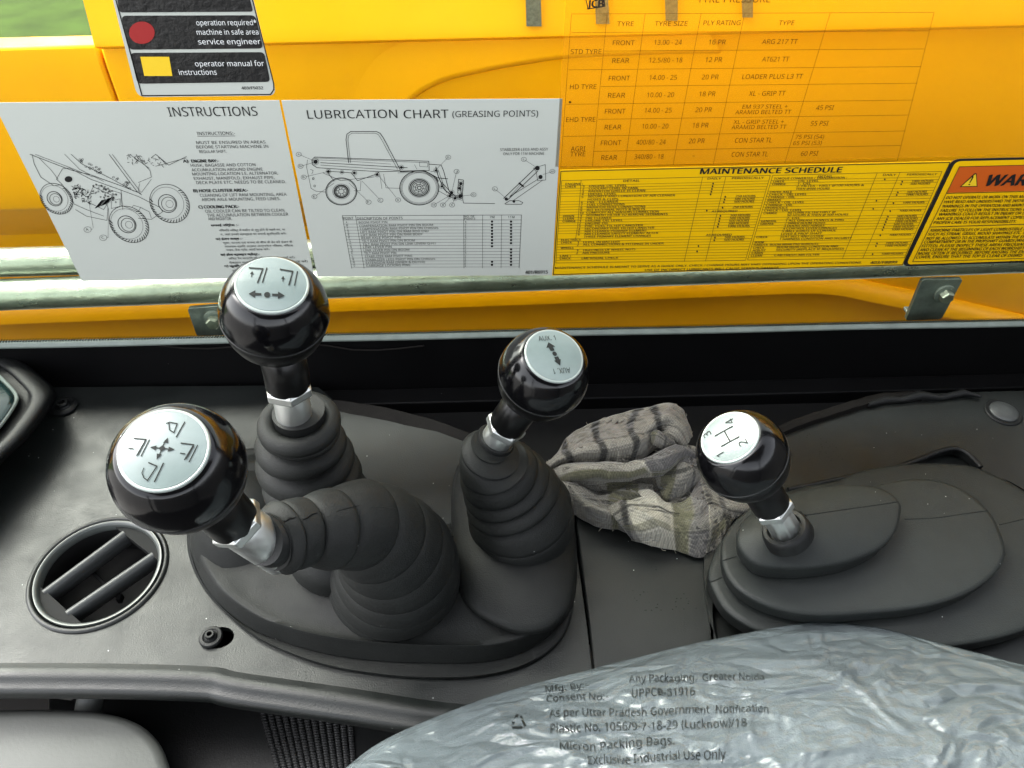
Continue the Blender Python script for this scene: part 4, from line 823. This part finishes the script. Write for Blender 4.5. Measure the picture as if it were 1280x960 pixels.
def m1(b, fn):
    g = lambda x, y: fn((x-376)/204, -(y-360)/187)
    s = lambda P, w=4.5: stroke2d(b, P, w, g)
    s([(380, 322), (368, 402)], 5); s([(328, 361), (424, 363)], 5)
    for P in ([(388, 308), (372, 336), (396, 334)], [(362, 416), (356, 388), (380, 390)], [(316, 360), (346, 350), (346, 374)], [(434, 362), (404, 352), (404, 376)], [(374, 346), (392, 362), (374, 378), (358, 362)]): poly2d(b, P, g)
    s([(456, 330), (516, 332), (490, 406)], 6); s([(516, 340), (496, 400)], 7); s([(534, 332), (513, 414)], 5); s([(464, 378), (486, 379)], 5)
    s([(228, 321), (288, 324), (264, 402)], 6); s([(286, 330), (268, 396)], 7); s([(304, 324), (285, 404)], 5); s([(216, 370), (238, 371)], 5)
    s([(362, 239), (376, 232), (414, 236), (410, 282), (386, 270), (374, 236)], 5); s([(447, 224), (427, 302)], 6)
    s([(328, 432), (370, 446), (340, 514)], 5.5); s([(311, 458), (308, 480), (320, 500), (342, 512)], 4); s([(397, 430), (374, 516)], 6)
def m2(b, fn):
    g = lambda x, y: fn((x-988)/128, -(y-159)/82)
    s = lambda P, w=3.5: stroke2d(b, P, w, g)
    s([(902, 113), (953, 117), (936, 161)], 4.5); s([(952, 119), (938, 158)], 5); s([(967, 114), (954, 161)], 4.5); poly2d(b, [(914, 124), (907, 134), (921, 134)], g); s([(914, 134), (913, 143)], 3)
    s([(1016, 117), (1063, 121), (1050, 165)], 4.5); s([(1062, 123), (1052, 162)], 5); s([(1080, 120), (1071, 165)], 4.5); poly2d(b, [(1028, 138), (1021, 148), (1035, 148)], g); s([(1028, 148), (1028, 156)], 3)
    poly2d(b, ell(973, 197, 11, 8, 20), g); s([(925, 195), (950, 196)], 7); poly2d(b, [(906, 194), (930, 184), (930, 206)], g); s([(993, 197), (1018, 197)], 7); poly2d(b, [(1037, 198), (1012, 187), (1012, 208)], g)
def m3(b, fn):
    g = lambda x, y: fn((x-819)/99, -(y-290)/93)
    for P in ([(811, 243), (795, 263), (829, 263)], [(804, 262), (820, 262), (821, 277), (806, 277)], [(822, 333), (806, 313), (832, 311)], [(811, 301), (826, 300), (828, 314), (813, 315)], ell(817, 289, 8, 8, 18)): poly2d(b, P, g)
    text2d(b, 'AUX. 1', -.40, .62, .63, .20, fn, 0.0, R(-6)); text2d(b, 'AUX. 1', .36, -.58, .62, .20, fn, 0.0, R(176))
def m4(b, fn):
    s = lambda P, w=.05: stroke2d(b, P, w, fn)
    s([(.36, .30), (-.36, .30)][:]); s([(.34, .34), (.34, -.34)], .001)
    b.v.clear(); b.f.clear()
    s([(-.27, .40), (-.27, -.30)]); s([(.27, .42), (.27, -.28)]); s([(-.27, .05), (.27, .05)])
    text2d(b, '1', -.60, .42, None, .28, fn); text2d(b, '2', -.66, -.46, None, .30, fn); text2d(b, '3', .44, .50, None, .30, fn); text2d(b, '4', .42, -.42, None, .30, fn)

# lever 1: lower left, tipped toward the seat
def capax(K, px, py):                       # knob axis: the cap's centre stands 23.5 mm out from the knob's centre
    best = min((abs((PD(px, py, d)-K).length-.0235), d) for d in [depth(K)-.0235*i/400 for i in range(401)]); return (PD(px, py, best[1])-K).normalized()
K, S_, ax = solve((224.5, 586, .325), 290, 650, .0495); kax = capax(K, 204, 561)
L1_ = L = thing('control_lever', PH(493, 716, .03), 'largest black knob lever at lower left with four-way arrow cap and bent ribbed gaiter', 'lever', 'control levers'); knob(L, K, kax, (.08, -1), m1, S_)
stem(L, S_, (S_-PH(334, 680, .1705)), 0, .090, r=.0114)
end = K-ax*.076
print('L1', K, ax, end)
g1 = gaiter(L, [(337, 678, .173, 37), (352, 672, .169, 47), (379, 665, .163, 44), (412, 661, .154, 51), (450, 655, .138, 56.5), (472, 667, .118, 63), (487, 681, .096, 68), (495, 695, .075, 73), (497, 708, .056, 77.5), (495, 718, .038, 80), (494, 722, .024, 82)])
b = MB(); a = PH(329, 677, .178); c = PH(346, 674, .171); b.tube([a, a.lerp(c, .5), c], [.0118, .0136, .0136], 40); b.obj('gaiter_collar', 'binn', L); keep(L)
def crack(o, pts, r=.00035, m='void', n='crack'):
    P = drape(o, [tuple(p) for p in spline(pts, 6, False)], 0.0)
    if len(P) > 2: b = MB(); b.tube(P, [r*(.3+.7*math.sin(math.pi*i/(len(P)-1))) for i in range(len(P))], 5); b.obj(n, m, o)
crack(g1, [(354, 652), (358, 651), (362, 648), (366, 648), (370, 646)], .0005); crack(g1, [(378, 650), (384, 647), (390, 643), (397, 641)], .0006)
crack(g1, [(420, 640), (428, 637), (440, 634), (452, 631)], .0003); crack(g1, [(462, 634), (480, 634), (497, 636)], .0002, 'rubber2')
# lever 2: upright, behind
K, S_, ax = solve((343.5, 390, .395), 360, 480, .0500); ax = Vector((.03, .05, 1)).normalized(); kax = capax(K, 340, 354)
L = thing('control_lever', PH(366, 700, .02), 'black knob lever at upper left, upright, cap with two-way side arrow', 'lever', 'control levers'); knob(L, K, kax, (0, -1), m2, S_)
stem(L, S_, ax, 0, .092, r=.0101)
vx, vy = K.x, K.y
def pr(p): q = M.transposed() @ (Vector(p)-CAM); return (640+F*q.x/q.z, 480+F*q.y/q.z)
st = []
for h, r_, dx in ((.166, .0205, 0), (.157, .0250, -.001), (.142, .0285, -.003), (.124, .0315, -.002), (.103, .0318, .000), (.082, .0325, .002), (.055, .033, .002), (.018, .034, .002)):
    p = (vx-.002+dx, vy-.002, h); q = pr(p); st.append((q[0], q[1], h, r_*F/depth(p), None))
gaiter(L, st, 'torus'); b = MB(); lathe(b, [(.0184+.0058*math.cos(a*math.pi/10), .0058*math.sin(a*math.pi/10)) for a in range(21)], (vx-.002, vy-.002, .1655), (.02, -.04, 1), 72); b.obj('rolled_rim', 'rubber', L, angle=180)
b = MB(); lathe(b, [(.0118, .0), (.0145, .001), (.0150, .004), (.0150, .012)], (vx-.001, vy-.001, .1630), (0, 0, 1), 48, True, True); b.obj('gaiter_collar', 'binn', L); keep(L)
# lever 3: centre, leaning right
K, S_, ax = solve((679, 468, .460), 635, 529, .052); kax = capax(K, 693.5, 443.5)
L = thing('control_lever', PH(650, 700, .03), 'black knob lever in the centre, leaning right, white cap lettered twice', 'lever', 'control levers'); knob(L, K, kax, (-.16, -1), m3, S_)
stem(L, S_, ax, 0, .082, r=.0104)
print('L3', K, ax, K-ax*.072)
gaiter(L, [(612, 558, .1175, 25, tuple(-ax)), (613, 568, .112, 38, tuple(-ax*.6+Vector((0, 0, -.4)))), (617, 582, .102, 44), (624, 593, .090, 51), (633, 606, .078, 56.5), (641, 621, .066, 61), (650, 640, .051, 66), (652, 652, .036, 66)])
b = MB(); a = S_-ax*.0205; b.tube([a+ax*.003, a, a-ax*.004], [.0122, .0134, .0134], 40); b.obj('gaiter_collar', 'binn', L); keep(L)
# lever 4: gear lever on the right
K, S_, ax = solve((928, 570, .466), 963, 630, .0490); kax = capax(K, 911, 545)
L = thing('gear_lever', PH(1040, 700, .0), 'black knob gear lever on the right with numbered shift pattern on its cap', 'lever', 'control levers'); knob(L, K, kax, (-.965, .27), m4, S_)
stem(L, S_, ax, 0, .084, r=.0100, flutes=True)
print('L4', K, ax, K-ax*.07)
def shell(root, name, pts, h, drop, dome, peak, under=.88, m='rubber2'):
    """a stepped boot shell: rounded rim at height h, a domed top and a skirt folding back underneath"""
    base = loop3(pts, h, 120, 6); cx = sum((p for p in base), Vector())/len(base); pk = PH(*peak) if peak else cx
    def l(k, dz, c=cx): return [c+(p-c)*k+Vector((0, 0, dz)) if dz is not None else p for p in base]
    rr = [[Vector((cx.x+(p.x-cx.x)*under, cx.y+(p.y-cx.y)*under, h-drop)) for p in base], [Vector((cx.x+(p.x-cx.x)*(under+.05), cx.y+(p.y-cx.y)*(under+.05), h-drop*.7)) for p in base], [Vector((cx.x+(p.x-cx.x)*.985, cx.y+(p.y-cx.y)*.985, h-.0035)) for p in base]]
    rr.append([Vector((cx.x+(p.x-cx.x)*.998, cx.y+(p.y-cx.y)*.998, h-.0012)) for p in base]); rr.append([Vector((cx.x+(p.x-cx.x)*.992, cx.y+(p.y-cx.y)*.992, h+.0008)) for p in base])
    for t in (.04, .09, .16, .26, .4, .55, .7, .82, .92, .98):
        z = h+.0012+dome*(1-(1-t)**2.0); rr.append([Vector((p.x+(pk.x-p.x)*t, p.y+(pk.y-p.y)*t, z)) for p in base])
    b = MB(); b.rings(rr, True, True); return b.obj(name, m, root, angle=80)
s1 = [(920, 672), (926, 690), (946, 706), (978, 711), (1018, 710), (1062, 702), (1100, 686), (1119, 666), (1126, 642), (1124, 628), (1108, 614), (1080, 607), (1046, 607), (1010, 612), (976, 622), (952, 634), (930, 650)]
s2 = [(901, 686), (905, 714), (923, 738), (960, 758), (1012, 769), (1080, 767), (1148, 760), (1200, 746), (1236, 725), (1254, 703), (1257, 686), (1246, 655), (1235, 638), (1211, 617), (1177, 602), (1139, 599), (1108, 604), (1070, 612), (1020, 612), (960, 622), (925, 645), (908, 665)]
s3 = [(885, 714), (892, 741), (908, 765), (940, 786), (990, 802), (1060, 812), (1150, 812), (1240, 800), (1310, 775), (1350, 735), (1345, 680), (1320, 645), (1282, 615), (1250, 597), (1218, 584), (1184, 580), (1132, 580), (1080, 588), (1046, 601), (1000, 610), (950, 628), (905, 670)]
bt = L
f3 = shell(bt, 'boot_fold', s3, .018, .016, .006, (1120, 690, .02), .94)
f2 = shell(bt, 'boot_fold', s2, .038, .016, .004, (1060, 665, .04), .93)
f1 = shell(bt, 'boot_fold', s1, .059, .018, .010, (978, 655, .075), .9)
def seam(o, pts, r=.0004, name='mould_line', m='rubber2', k=14):
    P = drape(o, [tuple(p) for p in spline(pts, k, False)], r*.3)
    if len(P) > 3: b = MB(); b.tube(P, r, 6); b.obj(name, m, o)
seam(f1, [(1002, 645), (1040, 639), (1090, 632), (1123, 627)]); seam(f2, [(1131, 649), (1170, 647), (1205, 642), (1236, 638)]); seam(f2, [(903, 701), (912, 698), (921, 695)]); seam(f3, [(1249, 656), (1270, 651), (1320, 640)]); seam(f3, [(887, 728), (895, 725), (902, 722)])
for o_, P_ in ((f1, [(1000, 640), (1004, 644), (1008, 645)]),): seam(o_, P_, .0007, 'nick', 'void')
e = K-ax*.0765
b = MB(); lathe(b, [(.0165, -.008), (.0158, -.002), (.0150, .001), (.0140, .002), (.0115, .002), (.0103, -.001)], e, ax, 48, True, True); b.obj('gaiter_collar', 'binn', bt)
keep(L)
# ================================================================== INSTRUMENT BINNACLE, upper left
t = thing('instrument_binnacle', PH(0, 500, .03), 'black moulded instrument housing with dark glass at the left edge', 'housing')
bo = [(-260, 400), (-40, 424), (5, 437), (28, 450), (48, 468), (64, 486), (66, 498), (52, 522), (28, 552), (0, 578), (-60, 640), (-260, 700)]
def lp(k, h, c=(-120, 520)): return loop3(inset(bo, c, k), h, 120, 6)
ls = align([lp(1.02, .0), lp(1.0, .022), lp(.99, .030), lp(.965, .034), lp(.93, .036), lp(.87, .037), lp(.85, .036), lp(.845, .033)])
b = MB(); b.rings(ls, False, True); b.obj('housing', 'binn', t, angle=80)
b = MB(); c0 = (-120, 510); gl = align([loop3(inset(bo, c0, .74), .036, 100, 6), loop3(inset(bo, c0, .735), .0395, 100, 6), loop3(inset(bo, c0, .70), .041, 100, 6), loop3(inset(bo, c0, .3), .046, 100, 6)])
b.rings(gl, True, True); b.obj('lens', 'screen', t, angle=80)
b = MB(); b.tube([p for p in loop3(inset(bo, c0, .755), .0372, 100, 6)]+[loop3(inset(bo, c0, .755), .0372, 100, 6)[0]], .0016, 8); b.obj('lens_rim', 'trim', t); keep(t)

# ================================================================== RAG
t_me = bpy.data.meshes.new('cleaning_rag')
def bicubic(rows, U, V):
    rows = [spline([tuple(p) for p in r], 12, False) for r in rows]
    rr = []
    for r in rows:
        r = [np.array(p) for p in r]; d = np.cumsum([0]+[np.linalg.norm((r[i+1]-r[i])[:2]) for i in range(len(r)-1)]); out = []
        for s in np.linspace(0, d[-1], U):
            i = min(np.searchsorted(d, s, 'right')-1, len(r)-2); t = (s-d[i])/max(d[i+1]-d[i], 1e-9); out.append(r[i]*(1-t)+r[i+1]*t)
        rr.append(out)
    grid = []
    cols = [spline([tuple(rr[k][u]) for k in range(len(rr))], 16, False) for u in range(U)]
    for c in cols: c = [np.array(p) for p in c]; grid.append([c[min(int(round(q)), len(c)-1)] for q in np.linspace(0, len(c)-1, V)])
    return grid
TAUPE = np.array((.180, .172, .146)); DARK = np.array((.022, .022, .020)); OLIVE = np.array((.085, .083, .050)); CREAM = np.array((.36, .345, .28)); GREY = np.array((.095, .092, .088))
def sm(x, a, w): return max(0.0, min(1.0, (w/2-abs(x-a))/(.012)+.5))
def mixc(a, b_, t): return a*(1-t)+b_*t
def colA(u, v):
    c = TAUPE.copy()
    for s in (.135, .345, .565): c = mixc(c, DARK, sm(u+.02*math.sin(v*4), s+.05*(1-v)**2, .046)*.95)
    c = mixc(c, DARK, sm(v+.05*math.sin(u*6), .50, .05)*.45)
    return mixc(c, DARK, sm(u-.20*v, .68, .040)*.95)
def colB(u, v):
    c = TAUPE.copy()
    if u < .57: c = mixc(c, OLIVE, sm(v, .62, .46)*.9)
    else: c = mixc(GREY, OLIVE*1.1, sm(v, .8, .35)*.8)
    return mixc(c, CREAM, sm(u, .575, .016)*.7)
def colC(u, v):
    c = mixc(TAUPE*.9, CREAM, sm(u, .24, .30)*.9)
    c = mixc(c, DARK, sm(v-.15*u, .28, .05)*.75); c = mixc(c, DARK, sm(u-.1*v, .80, .035)*.8)
    c = mixc(c, DARK, sm(u+.1*v, .10, .04)*.85); c = mixc(c, OLIVE*1.1, sm(u, .45, .13)*.85); c = mixc(c, GREY*1.1, sm(u, .60, .15)*.8); c = mixc(c, OLIVE, sm(v, .62, .12)*.6*(1 if u < .36 else .3)); c = mixc(c, CREAM, sm(u, .685, .012)*.6)
    return mixc(c, OLIVE*1.2, sm(v+.2*u, .9, .16)*.8*(1 if u > .7 else 0))
def colD(u, v): return mixc(mixc(mixc(TAUPE, GREY, sm(v, .25, .3)*.8), OLIVE, sm(u+.2*v, .35, .25)*.9), DARK, max(sm(u, .68, .06), sm(v+.2*u, .62, .06))*.75)
def colE(u, v): return mixc(mixc(TAUPE*.9, OLIVE, sm(u, .72, .3)*.9), DARK, sm(v-.3*u, .1, .08)*.6)
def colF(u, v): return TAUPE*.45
X_ = lambda x, y, h: tuple(PH(660+x/4, 480+y/4, h))
patches = [
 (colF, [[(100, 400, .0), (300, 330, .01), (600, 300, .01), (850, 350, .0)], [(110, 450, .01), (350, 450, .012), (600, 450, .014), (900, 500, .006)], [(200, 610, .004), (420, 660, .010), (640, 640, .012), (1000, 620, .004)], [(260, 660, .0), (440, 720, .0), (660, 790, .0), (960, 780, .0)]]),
 (colE, [[(100, 425, .016), (200, 475, .020), (340, 490, .020), (470, 490, .020), (620, 500, .018)], [(140, 520, .014), (250, 550, .022), (360, 560, .012), (480, 570, .022), (620, 580, .018)], [(180, 590, .006), (290, 620, .018), (380, 650, .020), (480, 660, .014), (600, 680, .010)], [(205, 640, .0), (300, 690, .0), (400, 722, .0), (490, 728, .0), (600, 740, .0)]]),
 (colC, [[(395, 615, .018), (480, 575, .020), (600, 530, .022), (690, 600, .018), (800, 575, .020), (870, 470, .016), (960, 530, .010), (1112, 612, .006)], [(430, 665, .020), (540, 620, .026), (650, 620, .026), (740, 650, .018), (850, 640, .024), (920, 580, .014), (1000, 610, .014), (1090, 630, .006)], [(480, 730, .012), (570, 730, .020), (660, 720, .022), (750, 740, .014), (840, 740, .018), (910, 720, .018), (980, 690, .010), (1030, 680, .004)], [(530, 782, .0), (620, 806, .0), (700, 822, .0), (780, 846, .0), (866, 868, .0), (920, 842, .0), (965, 815, .0), (985, 760, .0)]]),
 (colD, [[(620, 300, .028), (700, 280, .034), (780, 300, .032), (835, 325, .024), (850, 380, .016)], [(620, 380, .024), (700, 370, .032), (780, 390, .034), (850, 400, .026), (868, 440, .014)], [(640, 470, .020), (700, 470, .028), (760, 480, .030), (830, 470, .024), (868, 480, .010)], [(650, 545, .010), (690, 585, .014), (765, 572, .010), (820, 540, .008), (860, 500, .004)]]),
 (colA, [[(80, 405, .020), (140, 350, .018), (240, 235, .018), (430, 158, .020), (600, 118, .024), (700, 100, .026), (775, 135, .024), (822, 265, .022)], [(90, 412, .024), (160, 360, .030), (280, 290, .038), (430, 240, .044), (590, 200, .046), (700, 180, .048), (770, 210, .042), (805, 285, .034)], [(100, 418, .024), (180, 385, .034), (300, 345, .044), (430, 320, .048), (560, 290, .048), (650, 250, .036), (730, 255, .044), (775, 310, .036)], [(110, 430, .020), (190, 410, .026), (300, 400, .030), (420, 395, .032), (540, 388, .032), (610, 345, .030), (660, 320, .032), (750, 315, .030)]]),
 (colB, [[(125, 425, .022), (230, 400, .030), (370, 393, .036), (540, 388, .038), (660, 345, .040), (760, 318, .040), (800, 318, .036)], [(150, 460, .024), (240, 440, .036), (370, 430, .042), (550, 420, .044), (670, 385, .046), (765, 350, .044), (830, 345, .036)], [(180, 495, .020), (260, 488, .030), (380, 475, .036), (560, 455, .038), (690, 430, .040), (770, 385, .036), (845, 372, .028)], [(190, 510, .012), (270, 505, .018), (390, 490, .024), (570, 470, .026), (700, 445, .026), (775, 400, .022), (850, 385, .016)]]),
 (colD, [[(600, 225, .038), (640, 240, .046), (690, 270, .044), (740, 300, .038)], [(610, 250, .042), (640, 270, .048), (680, 295, .046), (725, 320, .038)], [(610, 290, .036), (635, 310, .040), (670, 325, .038), (710, 335, .032)]]),
]
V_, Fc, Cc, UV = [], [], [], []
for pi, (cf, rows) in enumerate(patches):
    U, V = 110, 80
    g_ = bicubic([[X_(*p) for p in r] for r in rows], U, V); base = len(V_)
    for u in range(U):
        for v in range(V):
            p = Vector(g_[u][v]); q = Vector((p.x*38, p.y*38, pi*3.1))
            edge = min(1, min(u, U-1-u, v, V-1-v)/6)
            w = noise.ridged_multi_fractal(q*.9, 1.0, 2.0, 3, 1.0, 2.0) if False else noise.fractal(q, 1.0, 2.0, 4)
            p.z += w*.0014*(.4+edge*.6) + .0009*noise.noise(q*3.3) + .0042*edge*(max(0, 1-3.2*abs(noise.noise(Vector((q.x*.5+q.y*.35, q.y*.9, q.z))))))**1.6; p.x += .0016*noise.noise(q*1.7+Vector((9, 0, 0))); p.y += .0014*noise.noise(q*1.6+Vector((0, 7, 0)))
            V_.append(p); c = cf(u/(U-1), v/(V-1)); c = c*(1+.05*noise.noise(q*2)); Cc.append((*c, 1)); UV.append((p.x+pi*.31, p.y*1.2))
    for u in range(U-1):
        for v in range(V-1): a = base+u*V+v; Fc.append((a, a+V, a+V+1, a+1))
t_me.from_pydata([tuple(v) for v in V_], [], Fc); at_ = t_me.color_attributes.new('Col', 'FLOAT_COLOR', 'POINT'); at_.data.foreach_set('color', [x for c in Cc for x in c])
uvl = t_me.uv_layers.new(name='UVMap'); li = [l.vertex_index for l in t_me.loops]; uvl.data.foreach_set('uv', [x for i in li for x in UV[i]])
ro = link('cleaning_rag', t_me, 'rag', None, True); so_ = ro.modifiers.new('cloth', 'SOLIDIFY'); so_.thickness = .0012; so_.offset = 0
tag(ro, 'crumpled grey and olive plaid rag lying between the centre lever and the gear lever', 'rag')

# ================================================================== PLASTIC COVERED SEAT, lower right
edge_ = spline([(380, 1010), (430, 962), (480, 925), (560, 890), (640, 862), (740, 836), (860, 806), (960, 786), (1024, 777), (1090, 783), (1160, 800), (1230, 818), (1300, 835), (1420, 850)], 10, False)
def seat_pt(s, d, lift=0.0, amp=1.0):
    """s: 0..1 along the edge, d: 0..1 from the edge toward the viewer"""
    q = s*(len(edge_)-1); i = min(int(q), len(edge_)-2); e = edge_[i]*(1-(q-i))+edge_[i+1]*(q-i)
    px, py = e[0], e[1]+d*(1100-e[1]); return seat_xy(px, py, lift, amp)
def edge_y(px):
    for i in range(len(edge_)-1):
        if edge_[i][0] <= px <= edge_[i+1][0]: t = (px-edge_[i][0])/(edge_[i+1][0]-edge_[i][0]); return edge_[i][1]*(1-t)+edge_[i+1][1]*t
    return edge_[0][1] if px < edge_[0][0] else edge_[-1][1]
def seat_xy(px, py, lift=0.0, amp=1.0):
    dd = max(0.0, py-edge_y(px)); h = .022+.050*(1-math.exp(-dd/70.0))
    p = PH(px, py, h); q = Vector((p.x*.8+p.y*.5, p.y*1.6-p.x*.6, 0))*22
    k = min(1, dd/18)
    r = noise.ridged_multi_fractal(q+Vector((3, 1, 0))+Vector((noise.noise(q*.7), noise.noise(q*.7+Vector((5, 5, 5))), 0))*1.1, .9, 2.1, 4, 1.0, 2.0)
    p.z += lift + amp*k*(.0032*(r-1.0)+.0045*noise.noise(q*.35))
    return p
t = thing('driver_seat', (0.22, 0.05, 0), 'seat cushion under a crinkled clear plastic cover printed with packaging text, lower right', 'seat')
def seat_sheet(name, m, lift, amp, NU=420, NV=170):
    b = MB(); rr = []
    for v in range(-3, NV):
        row = []
        for u in range(NU):
            p = seat_pt(u/(NU-1), max(0, v)/(NV-1)*1.0, lift, amp)
            if v < 0: p = p+Vector((0, -.0015*v*-1*.8, .012*v*1.0)); p = Vector((p.x, p.y-(.004*(-v)), p.z))
            row.append(p)
        rr.append(row)
    b.rings(rr, closed=False); return b.obj(name, m, t, angle=180)
cu = seat_sheet('cushion', 'seat', -.007, .35, 120, 50)
pf = seat_sheet('plastic_cover', 'plastic', 0, 1.0)
b = MB(); fn = lambda x, y: seat_xy(x, -y, .0009, 1.0)
def ST(s, l, r, y, h, dy=0.0): ang = math.atan2(-dy, r-l); text2d(b, s, l, -y, (r-l), h, fn, .0, ang)
ST('Mfg. By:-', 682, 734, 867, 8, -4); ST('Any Packaging,  Greater Noida', 785, 955, 857, 9, -7); ST('Consent No:-', 683, 760, 879, 8, -4); ST('UPPCB-31916', 789, 868, 874, 9, -4)
ST('As per Uttar Pradesh Government  Notification', 686, 961, 898, 9.5, -8); ST('Plastic No. 1056/9-7-18-29 (Lucknow)/18', 688, 933, 917, 10.5, -9); ST('Micron Packing Bags.', 700, 843, 938, 10, -7); ST('Exclusive Industrial Use Only', 735, 908, 956, 11, -9)
pr_ = [(645, -888), (655, -880)]
for k in range(3):
    a = R(90+120*k); c_ = (648+11*math.cos(a), -(904-12*math.sin(a))); 
    a2 = R(90+120*(k+1)); d_ = (648+11*math.cos(a2), -(904-12*math.sin(a2))); c2 = (c_[0]*.85+d_[0]*.15, c_[1]*.85+d_[1]*.15); d2 = (c_[0]*.3+d_[0]*.7, c_[1]*.3+d_[1]*.7); stroke2d(b, [c2, d2], 3.2, fn)
stuff(b.obj('printed_text', 'ink_grey', pf, smooth=False))
b = MB(); MT['redp'] = mat('faded_red_print', (.16, .085, .08), .6)
for i, x in enumerate((1135, 1160, 1185)): text2d(b, '!', x, -890+i*3, 9, 34, fn, .03)
text2d(b, 'OO', 1148, -884, 52, 22, fn, .02)
b.v.clear(); b.f.clear()
for k in range(3): poly2d(b, [(1152+k*18, -882-k*2), (1166+k*18, -884-k*2), (1164+k*18, -856-k*2), (1150+k*18, -854-k*2)], fn)
keep(t)

# ================================================================== BELOW THE FRONT EDGE
hl = -.085
t = thing('speaker_grille', PH(380, 920, hl), 'black woven grille panel in the shadow below the deck edge', 'grille')
plate('panel', hpts([(60, 850), (620, 900), (620, 1040), (60, 1040)], hl), [], hl-.01, hl, 'binn', t, bevel=.001)
b = MB()
A0, A1, B0, B1 = (322, 884), (441, 890), (352, 990), (448, 985)
for i in range(13):
    for j in range(30):
        p = lerp(lerp(A0, A1, (i+.5)/13), lerp(B0, B1, (i+.5)/13), (j+.5*(i % 2)+.3)/30); c = PH(p[0], p[1], hl)
        b.rings([[c+Vector((.0024*k*math.cos(a*math.pi/4+.4), .0014*k*math.sin(a*math.pi/4+.4), z)) for a in range(8)] for k, z in ((1, 0), (.85, .0012), (.4, .0018))], False, True)
stuff(b.obj('woven_mesh', 'weave', t)); keep(t)
t = thing('footwell_cover', PH(80, 930, -.04), 'pale grey moulded cover at the lower left corner below the deck', 'cover')
bo = [(-150, 895), (0, 888), (90, 888), (150, 896), (190, 918), (212, 960), (225, 1060), (-150, 1060)]
ls = align([loop3(bo, -.12, 96, 6), loop3(bo, -.038, 96, 6), loop3(inset(bo, (40, 980), .97), -.032, 96, 6), loop3(inset(bo, (40, 980), .9), -.03, 96, 6)])
b = MB(); b.rings(ls, False, True); b.obj('shell', 'pale', t, angle=70)
b = MB(); b.rings([[PH(x, y, -.02), PH(x, y+20, -.022), PH(x, y+20, -.03), PH(x, y, -.03)] for x, y in ((-120, 855), (60, 852), (92, 856))]); b.obj('trim_strip', 'beige', t, bevel=.002); keep(t)
t = thing('release_handle', PH(110, 900, -.05), 'small pale release handle below the deck at lower left', 'handle')
b = MB(); P = [PH(112, 838, -.03), PH(114, 858, -.035), PH(112, 880, -.045), PH(106, 905, -.06), PH(98, 925, -.075)]; b.tube(P, [.005, .0075, .009, .008, .005], 20); b.obj('grip', 'pale', t)
b = MB(); b.tube([PH(102, 912, -.058), PH(98, 925, -.068)], [.006, .0065], 16); b.obj('tip', 'tape', t); keep(t)
bpy.data.objects.remove(_tob)
# loose threads along the rag's edges
b = MB(); random.seed(11); U, V = 110, 80
for pi in (1, 2, 4, 5):
    for k in range(26):
        u = random.choice([random.randrange(U), random.randrange(U), 0, U-1]); v = random.choice([0, V-1]) if 0 < u < U-1 else random.randrange(V)
        p = Vector(V_[pi*U*V+u*V+v]); d = Vector((random.uniform(-1, 1), random.uniform(-1, 1), random.uniform(-.1, .7))).normalized(); L_ = random.uniform(.002, .006); e = Vector((random.uniform(-1, 1), random.uniform(-1, 1), 0))*.0012
        b.tube([p, p+d*L_*.5+e, p+d*L_], .00016, 4)
stuff(b.obj('loose_thread', 'ragthread', ro, smooth=False))
